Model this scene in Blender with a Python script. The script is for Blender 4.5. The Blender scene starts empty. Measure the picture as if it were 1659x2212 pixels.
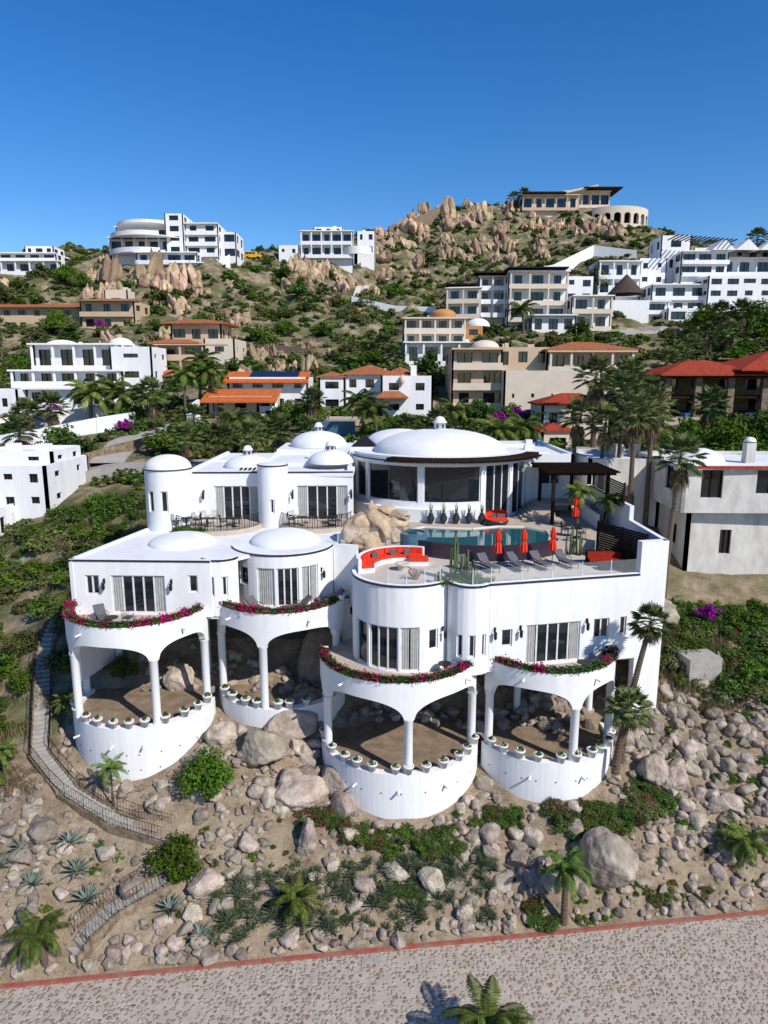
import bpy, math, random
import numpy as np
from mathutils import Vector, Matrix, noise
R=random.Random(7)
scene=bpy.context.scene
rad=math.radians
sin,cos,pi=math.sin,math.cos,math.pi
# ---------------------------------------------------------------- materials
def nt(name):
    m=bpy.data.materials.new(name); m.use_nodes=True
    n=m.node_tree.nodes; l=m.node_tree.links
    return m,n,l,n['Principled BSDF']
def mat(name,col,rough=.7,var=.12,scale=1.5,bump=0,bscale=25,metal=0,col2=None,island=False,objr=False,spec=.5,stretch=None,transl=0,bd=.1,det=3):
    m,n,l,b=nt(name); cin='Base Color'
    if rough>=.7 and metal==0 or island:
        n.remove(b); b=n.new('ShaderNodeBsdfDiffuse'); l.new(b.outputs[0],n['Material Output'].inputs[0]); cin='Color'
    else:
        b.inputs['Roughness'].default_value=rough; b.inputs['Metallic'].default_value=metal
        b.inputs['Specular IOR Level'].default_value=spec
    tc=n.new('ShaderNodeTexCoord'); vec=tc.outputs['Object']
    if stretch:
        mp=n.new('ShaderNodeMapping'); mp.inputs['Scale'].default_value=stretch; l.new(vec,mp.inputs[0]); vec=mp.outputs[0]
    nz=n.new('ShaderNodeTexNoise'); nz.inputs['Scale'].default_value=scale; nz.inputs['Detail'].default_value=1 if island else det; nz.inputs['Roughness'].default_value=.65
    l.new(vec,nz.inputs['Vector'])
    c2=col2 if col2 else tuple(c*(1-2*var) for c in col)
    rp=n.new('ShaderNodeValToRGB'); rp.color_ramp.elements[0].position=.32; rp.color_ramp.elements[1].position=.68
    rp.color_ramp.elements[0].color=(*c2,1); rp.color_ramp.elements[1].color=(*col,1)
    l.new(nz.outputs[0],rp.inputs[0]); out=rp.outputs[0]
    if island or objr:
        if island:
            g=n.new('ShaderNodeNewGeometry'); v=g.outputs['Random Per Island']
            mr=n.new('ShaderNodeMapRange'); mr.inputs[3].default_value=.55; mr.inputs[4].default_value=1.5; l.new(v,mr.inputs[0])
            hs=n.new('ShaderNodeHueSaturation'); l.new(out,hs.inputs['Color']); l.new(mr.outputs[0],hs.inputs['Value']); out=hs.outputs[0]
        if objr:
            o=n.new('ShaderNodeObjectInfo')
            mr=n.new('ShaderNodeMapRange'); mr.inputs[3].default_value=.65; mr.inputs[4].default_value=1.35; l.new(o.outputs['Random'],mr.inputs[0])
            mr2=n.new('ShaderNodeMapRange'); mr2.inputs[3].default_value=.475; mr2.inputs[4].default_value=.515
            mu=n.new('ShaderNodeMath'); mu.operation='FRACT'; ml=n.new('ShaderNodeMath'); ml.operation='MULTIPLY'; ml.inputs[1].default_value=7.3
            l.new(o.outputs['Random'],ml.inputs[0]); l.new(ml.outputs[0],mu.inputs[0]); l.new(mu.outputs[0],mr2.inputs[0])
            hs=n.new('ShaderNodeHueSaturation'); l.new(out,hs.inputs['Color']); l.new(mr.outputs[0],hs.inputs['Value']); l.new(mr2.outputs[0],hs.inputs['Hue']); out=hs.outputs[0]
    l.new(out,b.inputs[cin])
    if bump:
        nb=n.new('ShaderNodeTexNoise'); nb.inputs['Scale'].default_value=bscale; nb.inputs['Detail'].default_value=4; l.new(vec,nb.inputs['Vector'])
        bp=n.new('ShaderNodeBump'); bp.inputs['Strength'].default_value=bump; bp.inputs['Distance'].default_value=bd
        l.new(nb.outputs[0],bp.inputs['Height']); l.new(bp.outputs[0],b.inputs['Normal'])
    if transl:
        t=n.new('ShaderNodeBsdfTranslucent'); l.new(out,t.inputs[0]); mx=n.new('ShaderNodeMixShader'); mx.inputs[0].default_value=transl
        l.new(b.outputs[0],mx.inputs[1]); l.new(t.outputs[0],mx.inputs[2]); l.new(mx.outputs[0],n['Material Output'].inputs[0])
    return m
WHITE=mat('white_stucco',(.81,.81,.81),.85,.07,.9,.12,14,stretch=(1.3,1.3,.18),bd=.03,det=5)
WHITE2=mat('weathered_stucco',(.66,.64,.60),.9,.12,.8,.15,12,col2=(.42,.40,.37),stretch=(1,1,.4),bd=.03,det=5)
CREAM=mat('cream_stucco',(.66,.57,.46),.9,.06,.5)
TAN=mat('tan_stucco',(.56,.42,.29),.9,.07,.5)
ORANGE=mat('ochre_stucco',(.50,.24,.09),.9,.07,.5)
ROOFW=mat('roof_coating',(.76,.76,.76),.8,.07,.5,det=5)
SHUT=mat('navy_coping',(.02,.02,.045),.5)
DARKW=mat('dark_wood',(.035,.022,.016),.7,.2,3)
BLACK=mat('black_iron',(.012,.012,.013),.5,.1,metal=.3)
FRAME=mat('white_frame',(.75,.75,.75),.5)
CURT=mat('curtain',(.40,.40,.38),.9,.1,3)
SAND=mat('sandy_floor',(.30,.225,.155),.95,.3,1.1,.5,8,col2=(.16,.12,.085),det=6)
DECK=mat('stone_deck',(.50,.42,.34),.8,.08,1.5)
STONE=mat('stone_wall',(.30,.23,.16),.95,.3,2.5,.6,4,col2=(.12,.09,.06))
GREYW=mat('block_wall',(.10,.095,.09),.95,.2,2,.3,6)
CONC=mat('concrete',(.40,.37,.33),.95,.12,2,.25,10)
RED=mat('red_fabric',(.75,.06,.03),.8,.1,4)
REDD=mat('dark_red_fabric',(.33,.03,.02),.8,.1,4)
GREYF=mat('grey_cushion',(.13,.13,.14),.85,.1,5)
PURP=mat('purple_tile',(.045,.028,.05),.35,.3,9)
BLUET=mat('blue_mosaic',(.10,.22,.32),.3,.35,12)
TILE=mat('clay_tile',(.46,.17,.08),.85,.25,2,.7,5,stretch=(4,.3,.3))
TILER=mat('red_clay_tile',(.42,.075,.045),.85,.25,2,.7,5,stretch=(4,.3,.3))
POTW=mat('white_pot',(.78,.77,.75),.75)
POTD=mat('dark_ceramic',(.03,.035,.045),.25)
SOL=mat('solar_panel',(.01,.015,.04),.2)
ROCK=mat('granite',(.45,.385,.31),.95,.2,1.6,.9,6,col2=(.22,.18,.14),objr=True,det=5)
ROCKT=mat('tan_rock',(.54,.40,.26),.95,.2,1.2,1,3,col2=(.24,.17,.11),objr=True,bd=.3)
ROCKP=mat('pool_rock',(.58,.45,.32),.9,.15,1.5,.8,4,col2=(.34,.24,.15),det=5)
LEAF=mat('leaves',(.065,.125,.027),.6,.2,2,island=True,objr=True)
LEAFO=mat('olive_leaves',(.11,.13,.045),.7,.2,2,island=True,objr=True)
LEAFD=mat('dry_leaves',(.20,.16,.085),.8,.2,2,island=True,objr=True)
LEAFB=mat('bright_leaves',(.085,.17,.022),.5,.2,2,island=True,objr=True,transl=.2)
PALML=mat('palm_leaves',(.13,.19,.045),.5,.2,2,island=True,objr=True,transl=.15)
PALMB=mat('fan_leaves',(.145,.18,.065),.5,.2,2,island=True,objr=True)
THATCH=mat('dry_fronds',(.26,.19,.11),.95,.25,3,island=True)
AGV=mat('agave_leaves',(.16,.20,.16),.5,.15,3,island=True)
AGV2=mat('aloe_leaves',(.14,.175,.10),.5,.15,3,island=True)
BOUG=mat('bougainvillea_bracts',(.50,.015,.13),.6,.2,3,island=True,transl=.2)
BOUGP=mat('purple_bracts',(.34,.015,.30),.6,.2,3,island=True,transl=.2)
BARK=mat('bark',(.20,.15,.11),.95,.25,6,.6,20,stretch=(1,1,5))
CACT=mat('cactus_skin',(.10,.14,.07),.7,.15,4,stretch=(6,6,.5))
SKIN=mat('skin',(.42,.22,.15),.6); CLOTH=mat('dark_clothes',(.02,.02,.025),.8); HAIR=mat('hair',(.01,.008,.006),.7)
YEL=mat('yellow_paint',(.75,.42,.01),.35); TYRE=mat('rubber',(.015,.015,.015),.8)
REDK=mat('red_kerb_paint',(.32,.065,.05),.8,.2,1.5,.2,20,col2=(.28,.16,.12))
GLASS,n,l,b=nt('window_glass'); b.inputs['Base Color'].default_value=(.012,.016,.02,1); b.inputs['Roughness'].default_value=.03; b.inputs['Specular IOR Level'].default_value=.7
WATER,n,l,b=nt('pool_water'); b.inputs['Base Color'].default_value=(.015,.10,.11,1); b.inputs['Roughness'].default_value=.02
nz=n.new('ShaderNodeTexNoise'); nz.inputs['Scale'].default_value=1.2; bp=n.new('ShaderNodeBump'); bp.inputs['Strength'].default_value=.06
l.new(nz.outputs[0],bp.inputs['Height']); l.new(bp.outputs[0],b.inputs['Normal'])
CLEAR,n,l,b=nt('clear_glass'); b.inputs['Base Color'].default_value=(.8,.9,.9,1); b.inputs['Roughness'].default_value=.02
t=n.new('ShaderNodeBsdfTransparent'); mx=n.new('ShaderNodeMixShader'); mx.inputs[0].default_value=.88
l.new(b.outputs[0],mx.inputs[1]); l.new(t.outputs[0],mx.inputs[2]); l.new(mx.outputs[0],n['Material Output'].inputs[0])
# terrain
TER,n,l,b=nt('hillside_soil'); n.remove(b); b=n.new('ShaderNodeBsdfDiffuse'); l.new(b.outputs[0],n['Material Output'].inputs[0])
g=n.new('ShaderNodeNewGeometry')
def tnoise(sc,det=4,ro=.65):
    z=n.new('ShaderNodeTexNoise'); z.inputs['Scale'].default_value=sc; z.inputs['Detail'].default_value=det; z.inputs['Roughness'].default_value=ro; l.new(g.outputs['Position'],z.inputs['Vector']); return z.outputs[0]
def ramp(src,els):
    r=n.new('ShaderNodeValToRGB'); e=r.color_ramp.elements
    e[0].position=els[0][0]; e[0].color=(*els[0][1],1); e[1].position=els[-1][0]; e[1].color=(*els[-1][1],1)
    for p,c in els[1:-1]:
        x=e.new(p); x.color=(*c,1)
    l.new(src,r.inputs[0]); return r.outputs[0]
def mixc(f,a,bb):
    m=n.new('ShaderNodeMix'); m.data_type='RGBA'; l.new(f,m.inputs[0]); l.new(a,m.inputs[6]); l.new(bb,m.inputs[7]); return m.outputs[2]
soil=ramp(tnoise(.9,5,.7),[(.3,(.17,.125,.085)),(.5,(.32,.245,.17)),(.7,(.42,.335,.245))])
peb=ramp(tnoise(9,3,.8),[(.35,(.5,.5,.5)),(.5,(1,1,1)),(.75,(1.15,1.12,1.1))])
mm=n.new('ShaderNodeMix'); mm.data_type='RGBA'; mm.blend_type='MULTIPLY'; mm.inputs[0].default_value=.7; l.new(soil,mm.inputs[6]); l.new(peb,mm.inputs[7]); soil=mm.outputs[2]
green=ramp(tnoise(.35,6,.75),[(.35,(.035,.05,.018)),(.5,(.085,.095,.036)),(.7,(.18,.155,.08))])
at=n.new('ShaderNodeAttribute'); at.attribute_name='veg'
vr=ramp(tnoise(.22,4,.7),[(.38,(0,0,0)),(.54,(1,1,1))])
ms=n.new('ShaderNodeMath'); ms.operation='MULTIPLY'; l.new(vr,ms.inputs[0]); l.new(at.outputs['Fac'],ms.inputs[1])
l.new(mixc(ms.outputs[0],soil,green),b.inputs['Color'])
bp=n.new('ShaderNodeBump'); bp.inputs['Strength'].default_value=.8; bp.inputs['Distance'].default_value=.12; l.new(tnoise(5,5,.75),bp.inputs['Height']); l.new(bp.outputs[0],b.inputs['Normal'])
# cobbles
COB,n,l,b=nt('cobblestone'); b.inputs['Roughness'].default_value=.9
g=n.new('ShaderNodeNewGeometry')
dn=n.new('ShaderNodeTexNoise'); dn.inputs['Scale'].default_value=4; dn.inputs['Detail'].default_value=2; l.new(g.outputs['Position'],dn.inputs['Vector'])
vm=n.new('ShaderNodeVectorMath'); vm.operation='MULTIPLY_ADD'; vm.inputs[1].default_value=(.16,.16,.16); l.new(dn.outputs['Color'],vm.inputs[0]); l.new(g.outputs['Position'],vm.inputs[2])
v1=n.new('ShaderNodeTexVoronoi'); v1.inputs['Scale'].default_value=4.7; v1.inputs['Randomness'].default_value=.9; l.new(vm.outputs[0],v1.inputs['Vector'])
stone_m=ramp(v1.outputs['Distance'],[(.36,(1,1,1)),(.50,(0,0,0))])
wn=n.new('ShaderNodeSeparateColor'); l.new(v1.outputs['Color'],wn.inputs[0])
sc=ramp(wn.outputs[0],[(0,(.17,.11,.07)),(.2,(.30,.22,.15)),(.45,(.38,.32,.26)),(.65,(.43,.37,.30)),(.85,(.33,.20,.11)),(1,(.22,.195,.175))])
mort=ramp(tnoise(1.3,5),[(.3,(.34,.28,.225)),(.7,(.47,.40,.33))])
keep=ramp(wn.outputs[1],[(.12,(0,0,0)),(.16,(1,1,1))])
kk=n.new('ShaderNodeMath'); kk.operation='MULTIPLY'; l.new(stone_m,kk.inputs[0]); l.new(keep,kk.inputs[1])
l.new(mixc(kk.outputs[0],mort,sc),b.inputs['Base Color'])
bp=n.new('ShaderNodeBump'); bp.inputs['Strength'].default_value=.9; bp.inputs['Distance'].default_value=.05; l.new(kk.outputs[0],bp.inputs['Height']); l.new(bp.outputs[0],b.inputs['Normal'])
# ---------------------------------------------------------------- builder
class Part:
    def __init__(s,name,m,smooth=False): s.name=name;s.m=m;s.V=[];s.F=[];s.smooth=smooth
    def add(s,vs,fs):
        o=len(s.V); s.V+=[tuple(v) for v in vs]; s.F+=[tuple(i+o for i in f) for f in fs]
    def quad(s,a,b,c,d): s.add([a,b,c,d],[(0,1,2,3)])
    def box(s,x0,x1,y0,y1,z0,z1,rot=0,piv=None):
        P=[(x0,y0),(x1,y0),(x1,y1),(x0,y1)]
        if rot:
            px,py=piv if piv else ((x0+x1)/2,(y0+y1)/2); c,sn=cos(rot),sin(rot)
            P=[(px+(x-px)*c-(y-py)*sn,py+(x-px)*sn+(y-py)*c) for x,y in P]
        s.prism(P,z0,z1)
    def prism(s,P,z0,z1):
        k=len(P); s.add([(x,y,z0) for x,y in P]+[(x,y,z1) for x,y in P],[tuple(range(k))[::-1],tuple(range(k,2*k))]+[(i,(i+1)%k,k+(i+1)%k,k+i) for i in range(k)])
    def lathe(s,cx,cy,prof,seg=24,a0=0,a1=360):
        full=abs(a1-a0)>=360; k=seg if full else seg+1
        vs=[];fs=[]
        for r,z in prof:
            for i in range(k):
                a=rad(a0+(a1-a0)*i/seg); vs.append((cx+r*cos(a),cy+r*sin(a),z))
        for j in range(len(prof)-1):
            for i in range(seg):
                i2=(i+1)%k; fs.append((j*k+i,j*k+i2,(j+1)*k+i2,(j+1)*k+i))
        s.add(vs,fs)
    def dome(s,cx,cy,r,z,h,seg=40):
        s.lathe(cx,cy,[(r*cos(i*pi/2/10),z+h*sin(i*pi/2/10)) for i in range(11)],seg)
    def tube(s,pts,r,k=5,r2=None):
        vs=[];fs=[];n_=len(pts)
        for i,p in enumerate(pts):
            p=Vector(p); d=(Vector(pts[min(i+1,n_-1)])-Vector(pts[max(i-1,0)])).normalized()
            u=d.cross(Vector((0,0,1)))
            if u.length<.05: u=d.cross(Vector((1,0,0)))
            u.normalize(); w=d.cross(u); rr=r if r2 is None else r+(r2-r)*i/(n_-1)
            for j in range(k):
                a=2*pi*j/k; vs.append(p+u*rr*cos(a)+w*rr*sin(a))
        for i in range(n_-1):
            for j in range(k): fs.append((i*k+j,i*k+(j+1)%k,(i+1)*k+(j+1)%k,(i+1)*k+j))
        fs.append(tuple(range(k))[::-1]); fs.append(tuple(range((n_-1)*k,n_*k)))
        s.add(vs,fs)
    def mesh(s,nm=None):
        me=bpy.data.meshes.new(nm or s.name); me.from_pydata(s.V,[],s.F); me.materials.append(s.m)
        if s.smooth: me.polygons.foreach_set('use_smooth',[True]*len(me.polygons))
        me.update(); return me
class Obj:
    def __init__(s,name,loc=(0,0,0),rz=0,sc=1): s.name=name;s.loc=loc;s.rz=rz;s.sc=sc;s.P={}
    def p(s,key,m,smooth=False):
        if key not in s.P: s.P[key]=Part(key,m,smooth)
        return s.P[key]
    def done(s):
        ps=[p for p in s.P.values() if p.F]
        if len(ps)==1: o=bpy.data.objects.new(s.name,ps[0].mesh(s.name)); scene.collection.objects.link(o)
        else:
            o=bpy.data.objects.new(s.name,None); scene.collection.objects.link(o)
            for p in ps:
                c=bpy.data.objects.new(p.name,p.mesh()); scene.collection.objects.link(c); c.parent=o
        o.location=s.loc; o.rotation_euler=(0,0,s.rz); o.scale=(s.sc,)*3
        return o
def empty(name,loc=(0,0,0)):
    o=bpy.data.objects.new(name,None); scene.collection.objects.link(o); o.location=loc; return o
def inst(par,me,loc,sc=1,rot=(0,0,0),name=None):
    o=bpy.data.objects.new(name or me.name,me); scene.collection.objects.link(o)
    if par: o.parent=par
    o.location=loc; o.rotation_euler=rot; o.scale=(sc,sc,sc) if isinstance(sc,(int,float)) else sc
    return o
# ---------------------------------------------------------------- paths & walls
def line(p0,p1):
    dx,dy=p1[0]-p0[0],p1[1]-p0[1]; L=math.hypot(dx,dy); dx/=L;dy/=L
    return (lambda s:(p0[0]+dx*s,p0[1]+dy*s,dy,-dx)),L
def arc(cx,cy,r,a0,a1):
    L=r*rad(a1-a0)
    def f(s):
        a=rad(a0)+s/r; return (cx+r*cos(a),cy+r*sin(a),cos(a),sin(a))
    return f,L
def pt(P,s,z,d=0):
    x,y,nx,ny=P(s); return (x-nx*d,y-ny*d,z)
def wall(part,P,L,z0,z1,ops=(),th=.25,ds=.5,top=True):
    ss={0,L}; zz={z0,z1}
    for o in ops: ss|={o[0],o[1]}; zz|={o[2],o[3]}
    k=max(1,int(L/ds))
    if ds<50:
        for i in range(k): ss.add(L*i/k)
    ss=sorted(ss); zz=sorted(zz)
    for a,b_ in zip(ss,ss[1:]):
        if b_-a<1e-5: continue
        m=(a+b_)/2
        for c,d in zip(zz,zz[1:]):
            q=(c+d)/2
            if any(o[0]<m<o[1] and o[2]<q<o[3] for o in ops): continue
            part.quad(pt(P,a,c),pt(P,b_,c),pt(P,b_,d),pt(P,a,d))
            part.quad(pt(P,a,c,th),pt(P,a,d,th),pt(P,b_,d,th),pt(P,b_,c,th))
        if top: part.quad(pt(P,a,z1),pt(P,b_,z1),pt(P,b_,z1,th),pt(P,a,z1,th))
        for o in ops:
            if o[0]<m<o[1]:
                for z in (o[2],o[3]): part.quad(pt(P,a,z),pt(P,b_,z),pt(P,b_,z,th),pt(P,a,z,th))
    for s in (0,L): part.quad(pt(P,s,z0),pt(P,s,z1),pt(P,s,z1,th),pt(P,s,z0,th))
    for o in ops:
        for s in (o[0],o[1]): part.quad(pt(P,s,o[2]),pt(P,s,o[3]),pt(P,s,o[3],th),pt(P,s,o[2],th))
def strip(part,P,a,b_,z0,z1,d,ds=.5):
    k=max(1,int((b_-a)/ds))
    for i in range(k):
        p=a+(b_-a)*i/k;q=a+(b_-a)*(i+1)/k
        part.quad(pt(P,p,z0,d),pt(P,q,z0,d),pt(P,q,z1,d),pt(P,p,z1,d))
def band(part,P,a,b_,z0,z1,d0,d1,ds=.5):
    k=max(1,int((b_-a)/ds)); vs=[];fs=[]
    for i in range(k+1):
        s=a+(b_-a)*i/k; vs+=[pt(P,s,z0,d0),pt(P,s,z0,d1),pt(P,s,z1,d1),pt(P,s,z1,d0)]
    for i in range(k):
        for j in range(4): fs.append((i*4+j,i*4+(j+1)%4,i*4+4+(j+1)%4,i*4+4+j))
    fs+=[(0,1,2,3),(k*4,k*4+1,k*4+2,k*4+3)]
    part.add(vs,fs)
def glazing(H,P,o,n_=3,depth=.16,curt=.25,fw=.05,fm=None):
    s0,s1,z0,z1=o; fm=fm or FRAME
    strip(H.p('glass',GLASS),P,s0,s1,z0,z1,depth)
    f=H.p('frames',fm)
    for i in range(n_+1):
        s=s0+fw+(s1-s0-2*fw)*i/n_
        band(f,P,s-fw,s+fw,z0,z1,depth-.07,depth-.01,ds=9)
    band(f,P,s0,s1,z1-.09,z1-.004,depth-.06,depth-.012); band(f,P,s0,s1,z0+.004,z0+.1,depth-.06,depth-.012)
    if curt>0:
        c=H.p('curtains',CURT,True)
        for a,b_ in ((s0+.1,s0+(s1-s0)*curt),(s1-(s1-s0)*curt,s1-.1)):
            k=max(6,int((b_-a)/.05))
            for i in range(k):
                p=a+(b_-a)*i/k;q=a+(b_-a)*(i+1)/k
                d=lambda t:depth-.035+.02*sin(t*40)
                c.quad(pt(P,p,z0+.1,d(p)),pt(P,q,z0+.1,d(q)),pt(P,q,z1-.1,d(q)),pt(P,p,z1-.1,d(p)))
def railing(part,pts,h=.95,sp=.14,r=.018):
    tops=[(x,y,z+h) for x,y,z in pts]; part.tube(tops,r*1.4,4); part.tube([(x,y,z+.1) for x,y,z in pts],r,4)
    for a,b_ in zip(pts,pts[1:]):
        A=Vector(a);B=Vector(b_); k=max(1,int((B-A).length/sp))
        for i in range(k):
            q=A.lerp(B,i/k); part.tube([q,(q.x,q.y,q.z+h)],r*(1.6 if i==0 else .75),3)
# ---------------------------------------------------------------- terrain
K=[]
def k_(*a): K.extend(a)
k_((-18.2,28.2,-28.3),(-8,29.6,-28.3),(1,30.7,-28.3),(11,31.9,-28.3),(21,33,-28.3),(32,34.4,-28.2),(-30,27,-28),(0,18,-29),(-30,15,-29),(30,18,-29))
k_((-23,44,-21.2),(-20.3,40.5,-23),(-20,37.5,-23.2),(-20,34.5,-24.2),(-18,30.8,-26.2),(-12,33,-26.1),(-12,36,-24.4),(0,35.2,-25.5),(0,33,-26.8),(-6,36,-24.8),(-6,33,-26.7),(6,35.3,-25.7),(8,33.5,-27.2),(15,36.5,-25.2),(20,41,-23),(18.4,37,-25.3),(17.5,34.7,-27.5),(20.6,46,-20.4),(21.5,52,-17.3),(24,58,-15.1),(27,48,-19.5),(28,40,-23),(28,37,-25.5))
k_((-15.5,43,-21.4),(-15.5,47,-20.2),(-15.5,50,-17.5),(-15.5,37.6,-24.3),(-7.3,44,-21.4),(-7.3,47.5,-20),(-7.3,50,-17.5),(-7.3,40,-21.9),(-3.6,43,-21.8),(-4.8,39.5,-23.6),(1,43,-22.9),(1,47,-21.2),(1,50,-18.5),(10,43,-22.9),(10,47,-21.4),(10,51,-18),(1,35.7,-25),(10,36.8,-24.9),(14.9,39.5,-23.3),(18,44,-21.2),(17.5,50,-17))
k_((-28.6,55,-18.3),(-34.6,65,-14.6),(-25,62,-12.5),(-20,50,-15.5),(-40,50,-22),(-30,38,-24),(-45,75,-14),(-15,58,-13),(0,58,-13),(12,58,-13),(-15,70,-11.4),(0,71,-11.4),(15,71,-11.2),(20,62,-12.5))
k_((-28,82,-10),(-10,82,-9.7),(10,85,-9),(-36,92,-8.3),(-50,95,-8.4),(-30,105,-6.4),(-20,108,-6.3),(-5,108,-6.2),(8,108,-6.2),(22,110,-6),(36,108,-5.8),(46,95,-5.6),(60,96,-5.6),(35,88,-8),(35,75,-9.5))
k_((-55,126,-5.2),(-45,126,-4.5),(-66,126,-4.8),(-37,136,1),(-62,172,11),(-90,172,11),(-120,172,12),(-15,120,-2.7),(-24,140,3),(-19,170,10),(-32,210,23),(-20,230,31),(-7,240,26),(20,260,35),(-56,205,25),(-50,214,33),(-60,165,12),(-94,195,20),(-98,216,29),(-110,218,29),(-125,218,29),(8,135,1.2),(10,147,2.2))
k_((-114,250,42),(-94,245,40),(-83,228,35),(-65,222,33),(-44,245,38),(-33,250,38),(-20,255,41),(-5,262,42),(-5,282,51),(14,308,62),(40,328,74),(62,330,74),(95,325,68),(116,320,61),(130,300,52),(160,300,46))
k_((50,280,44),(90,290,56),(53,213,26),(21,194,16.6),(32,188,13.5),(30,168,9),(85,200,14.5),(100,214,22),(80,225,26),(60,140,3),(80,150,6),(68,212,15),(105,208,18),(90,240,36),(105,250,40))
k_((-150,260,38),(-150,160,12),(-120,110,-6),(120,110,-4),(170,200,25),(200,300,35),(60,70,-10),(70,50,-20),(-70,50,-24),(-200,300,25),(0,420,20),(100,420,20),(-100,400,10),(200,420,0),(-200,450,-10))
KA=np.array(K); n_=len(KA)
D=np.sqrt(((KA[:,None,:2]-KA[None,:,:2])**2).sum(-1))
A=np.zeros((n_+3,n_+3)); A[:n_,:n_]=D; A[:n_,n_]=1; A[:n_,n_+1:]=KA[:,:2]/100; A[n_:,:n_]=A[:n_,n_:].T
W=np.linalg.solve(A,np.concatenate([KA[:,2],[0,0,0]]))
def rbf(x,y):
    x=np.asarray(x,float);y=np.asarray(y,float)
    xc=np.clip(x,-220,220); yc=np.clip(y,12,460)
    d=np.sqrt((xc[...,None]-KA[:,0])**2+(yc[...,None]-KA[:,1])**2)
    z=d@W[:n_]+W[n_]+W[n_+1]*xc/100+W[n_+2]*yc/100
    o=np.clip(np.hypot(x-xc,y-yc)/150,0,1); return z*(1-o)+(-40)*o
def kerb_y(x): return 30.19+.1205*x
def nzh(x,y):
    far=min(1,max(0,(y-62)/80)); rk=min(1,max(0,(y-140)/60))
    v=noise.noise(Vector((x*.9,y*.9,3)))*.16+noise.noise(Vector((x*.3,y*.3,7)))*.25
    if far: v+=far*noise.noise(Vector((x*.12,y*.12,1)))*1.0
    if rk: v+=rk*(abs(noise.noise(Vector((x*.07,y*.07,5))))*5-1.2+abs(noise.noise(Vector((x*.2,y*.2,9))))*2)
    return v
def fix(x,y,z):
    z+=nzh(x,y)
    d=y-kerb_y(x)
    if d<.1: z=min(z,-28.75)
    elif d<1.5: t=(d-.1)/1.4; z=-28.42*(1-t)+z*t
    return z
def H(x,y): return fix(x,y,float(rbf(x,y)))
def axis(segs):
    o=[]
    for a,b_,st in segs:
        k=max(1,int(round((b_-a)/st))); o+=[a+(b_-a)*i/k for i in range(k)]
    o.append(segs[-1][1]); return o
xs=axis([(-3000,-1000,1000),(-1000,-320,170),(-320,-130,7),(-130,-32,2),(-32,32,.42),(32,130,2),(130,320,7),(320,1000,170),(1000,3000,1000)])
ys=axis([(-3000,-50,900),(-50,24,12),(24,60,.42),(60,340,2.1),(340,620,16),(620,1000,120),(1000,3000,1000)])
X,Y=np.meshgrid(xs,ys); Z=rbf(X,Y)
V=[(X[j,i],Y[j,i],fix(X[j,i],Y[j,i],Z[j,i])) for j in range(len(ys)) for i in range(len(xs))]
nx=len(xs); F=[(j*nx+i,j*nx+i+1,(j+1)*nx+i+1,(j+1)*nx+i) for j in range(len(ys)-1) for i in range(nx-1)]
me=bpy.data.meshes.new('hillside_terrain'); me.from_pydata(V,[],F); me.materials.append(TER)
me.polygons.foreach_set('use_smooth',[True]*len(F))
at=me.attributes.new('veg','FLOAT','POINT')
def vegf(x,y):
    if y>62: return .9
    if x<-21 and y>40: return .9
    if x>19 and y>45: return .6
    return .12
at.data.foreach_set('value',[vegf(v[0],v[1]) for v in V])
o=bpy.data.objects.new('hillside_terrain',me); scene.collection.objects.link(o)
# road
ro=Obj('cobblestone_road'); p=ro.p('cobbles',COB)
p.quad((-300,-60,-28.5),(300,-60,-28.5),(300,kerb_y(300),-28.5),(-300,kerb_y(-300),-28.5)); ro.done()
kb=Obj('red_kerb'); p=kb.p('kerb',REDK)
for i in range(60):
    x0=-60+i*2; x1=x0+1.985
    p.prism([(x0,kerb_y(x0)),(x1,kerb_y(x1)),(x1,kerb_y(x1)+.2),(x0,kerb_y(x0)+.2)],-28.7,-28.38+.015*R.random())
kb.done()
dc=Obj('drain_cover'); p=dc.p('slab',CONC); p.box(-1.1,.0,29.45,29.85,-28.52,-28.47,.12); dc.p('lid',CONC).box(-1.0,-.58,29.48,29.78,-28.5,-28.45,.12); dc.p('lid',CONC).box(-.5,-.1,29.53,29.83,-28.5,-28.45,.12); dc.done()
tp_=Obj('round_tree_planter'); tp_.p('ring',REDK).lathe(4.4,24.6,[(.75,-28.6),(.75,-28.3),(.6,-28.3),(.6,-28.4)],28); tp_.p('soil',SAND).lathe(4.4,24.6,[(.6,-28.38),(0,-28.34)],28); tp_.done()
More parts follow.
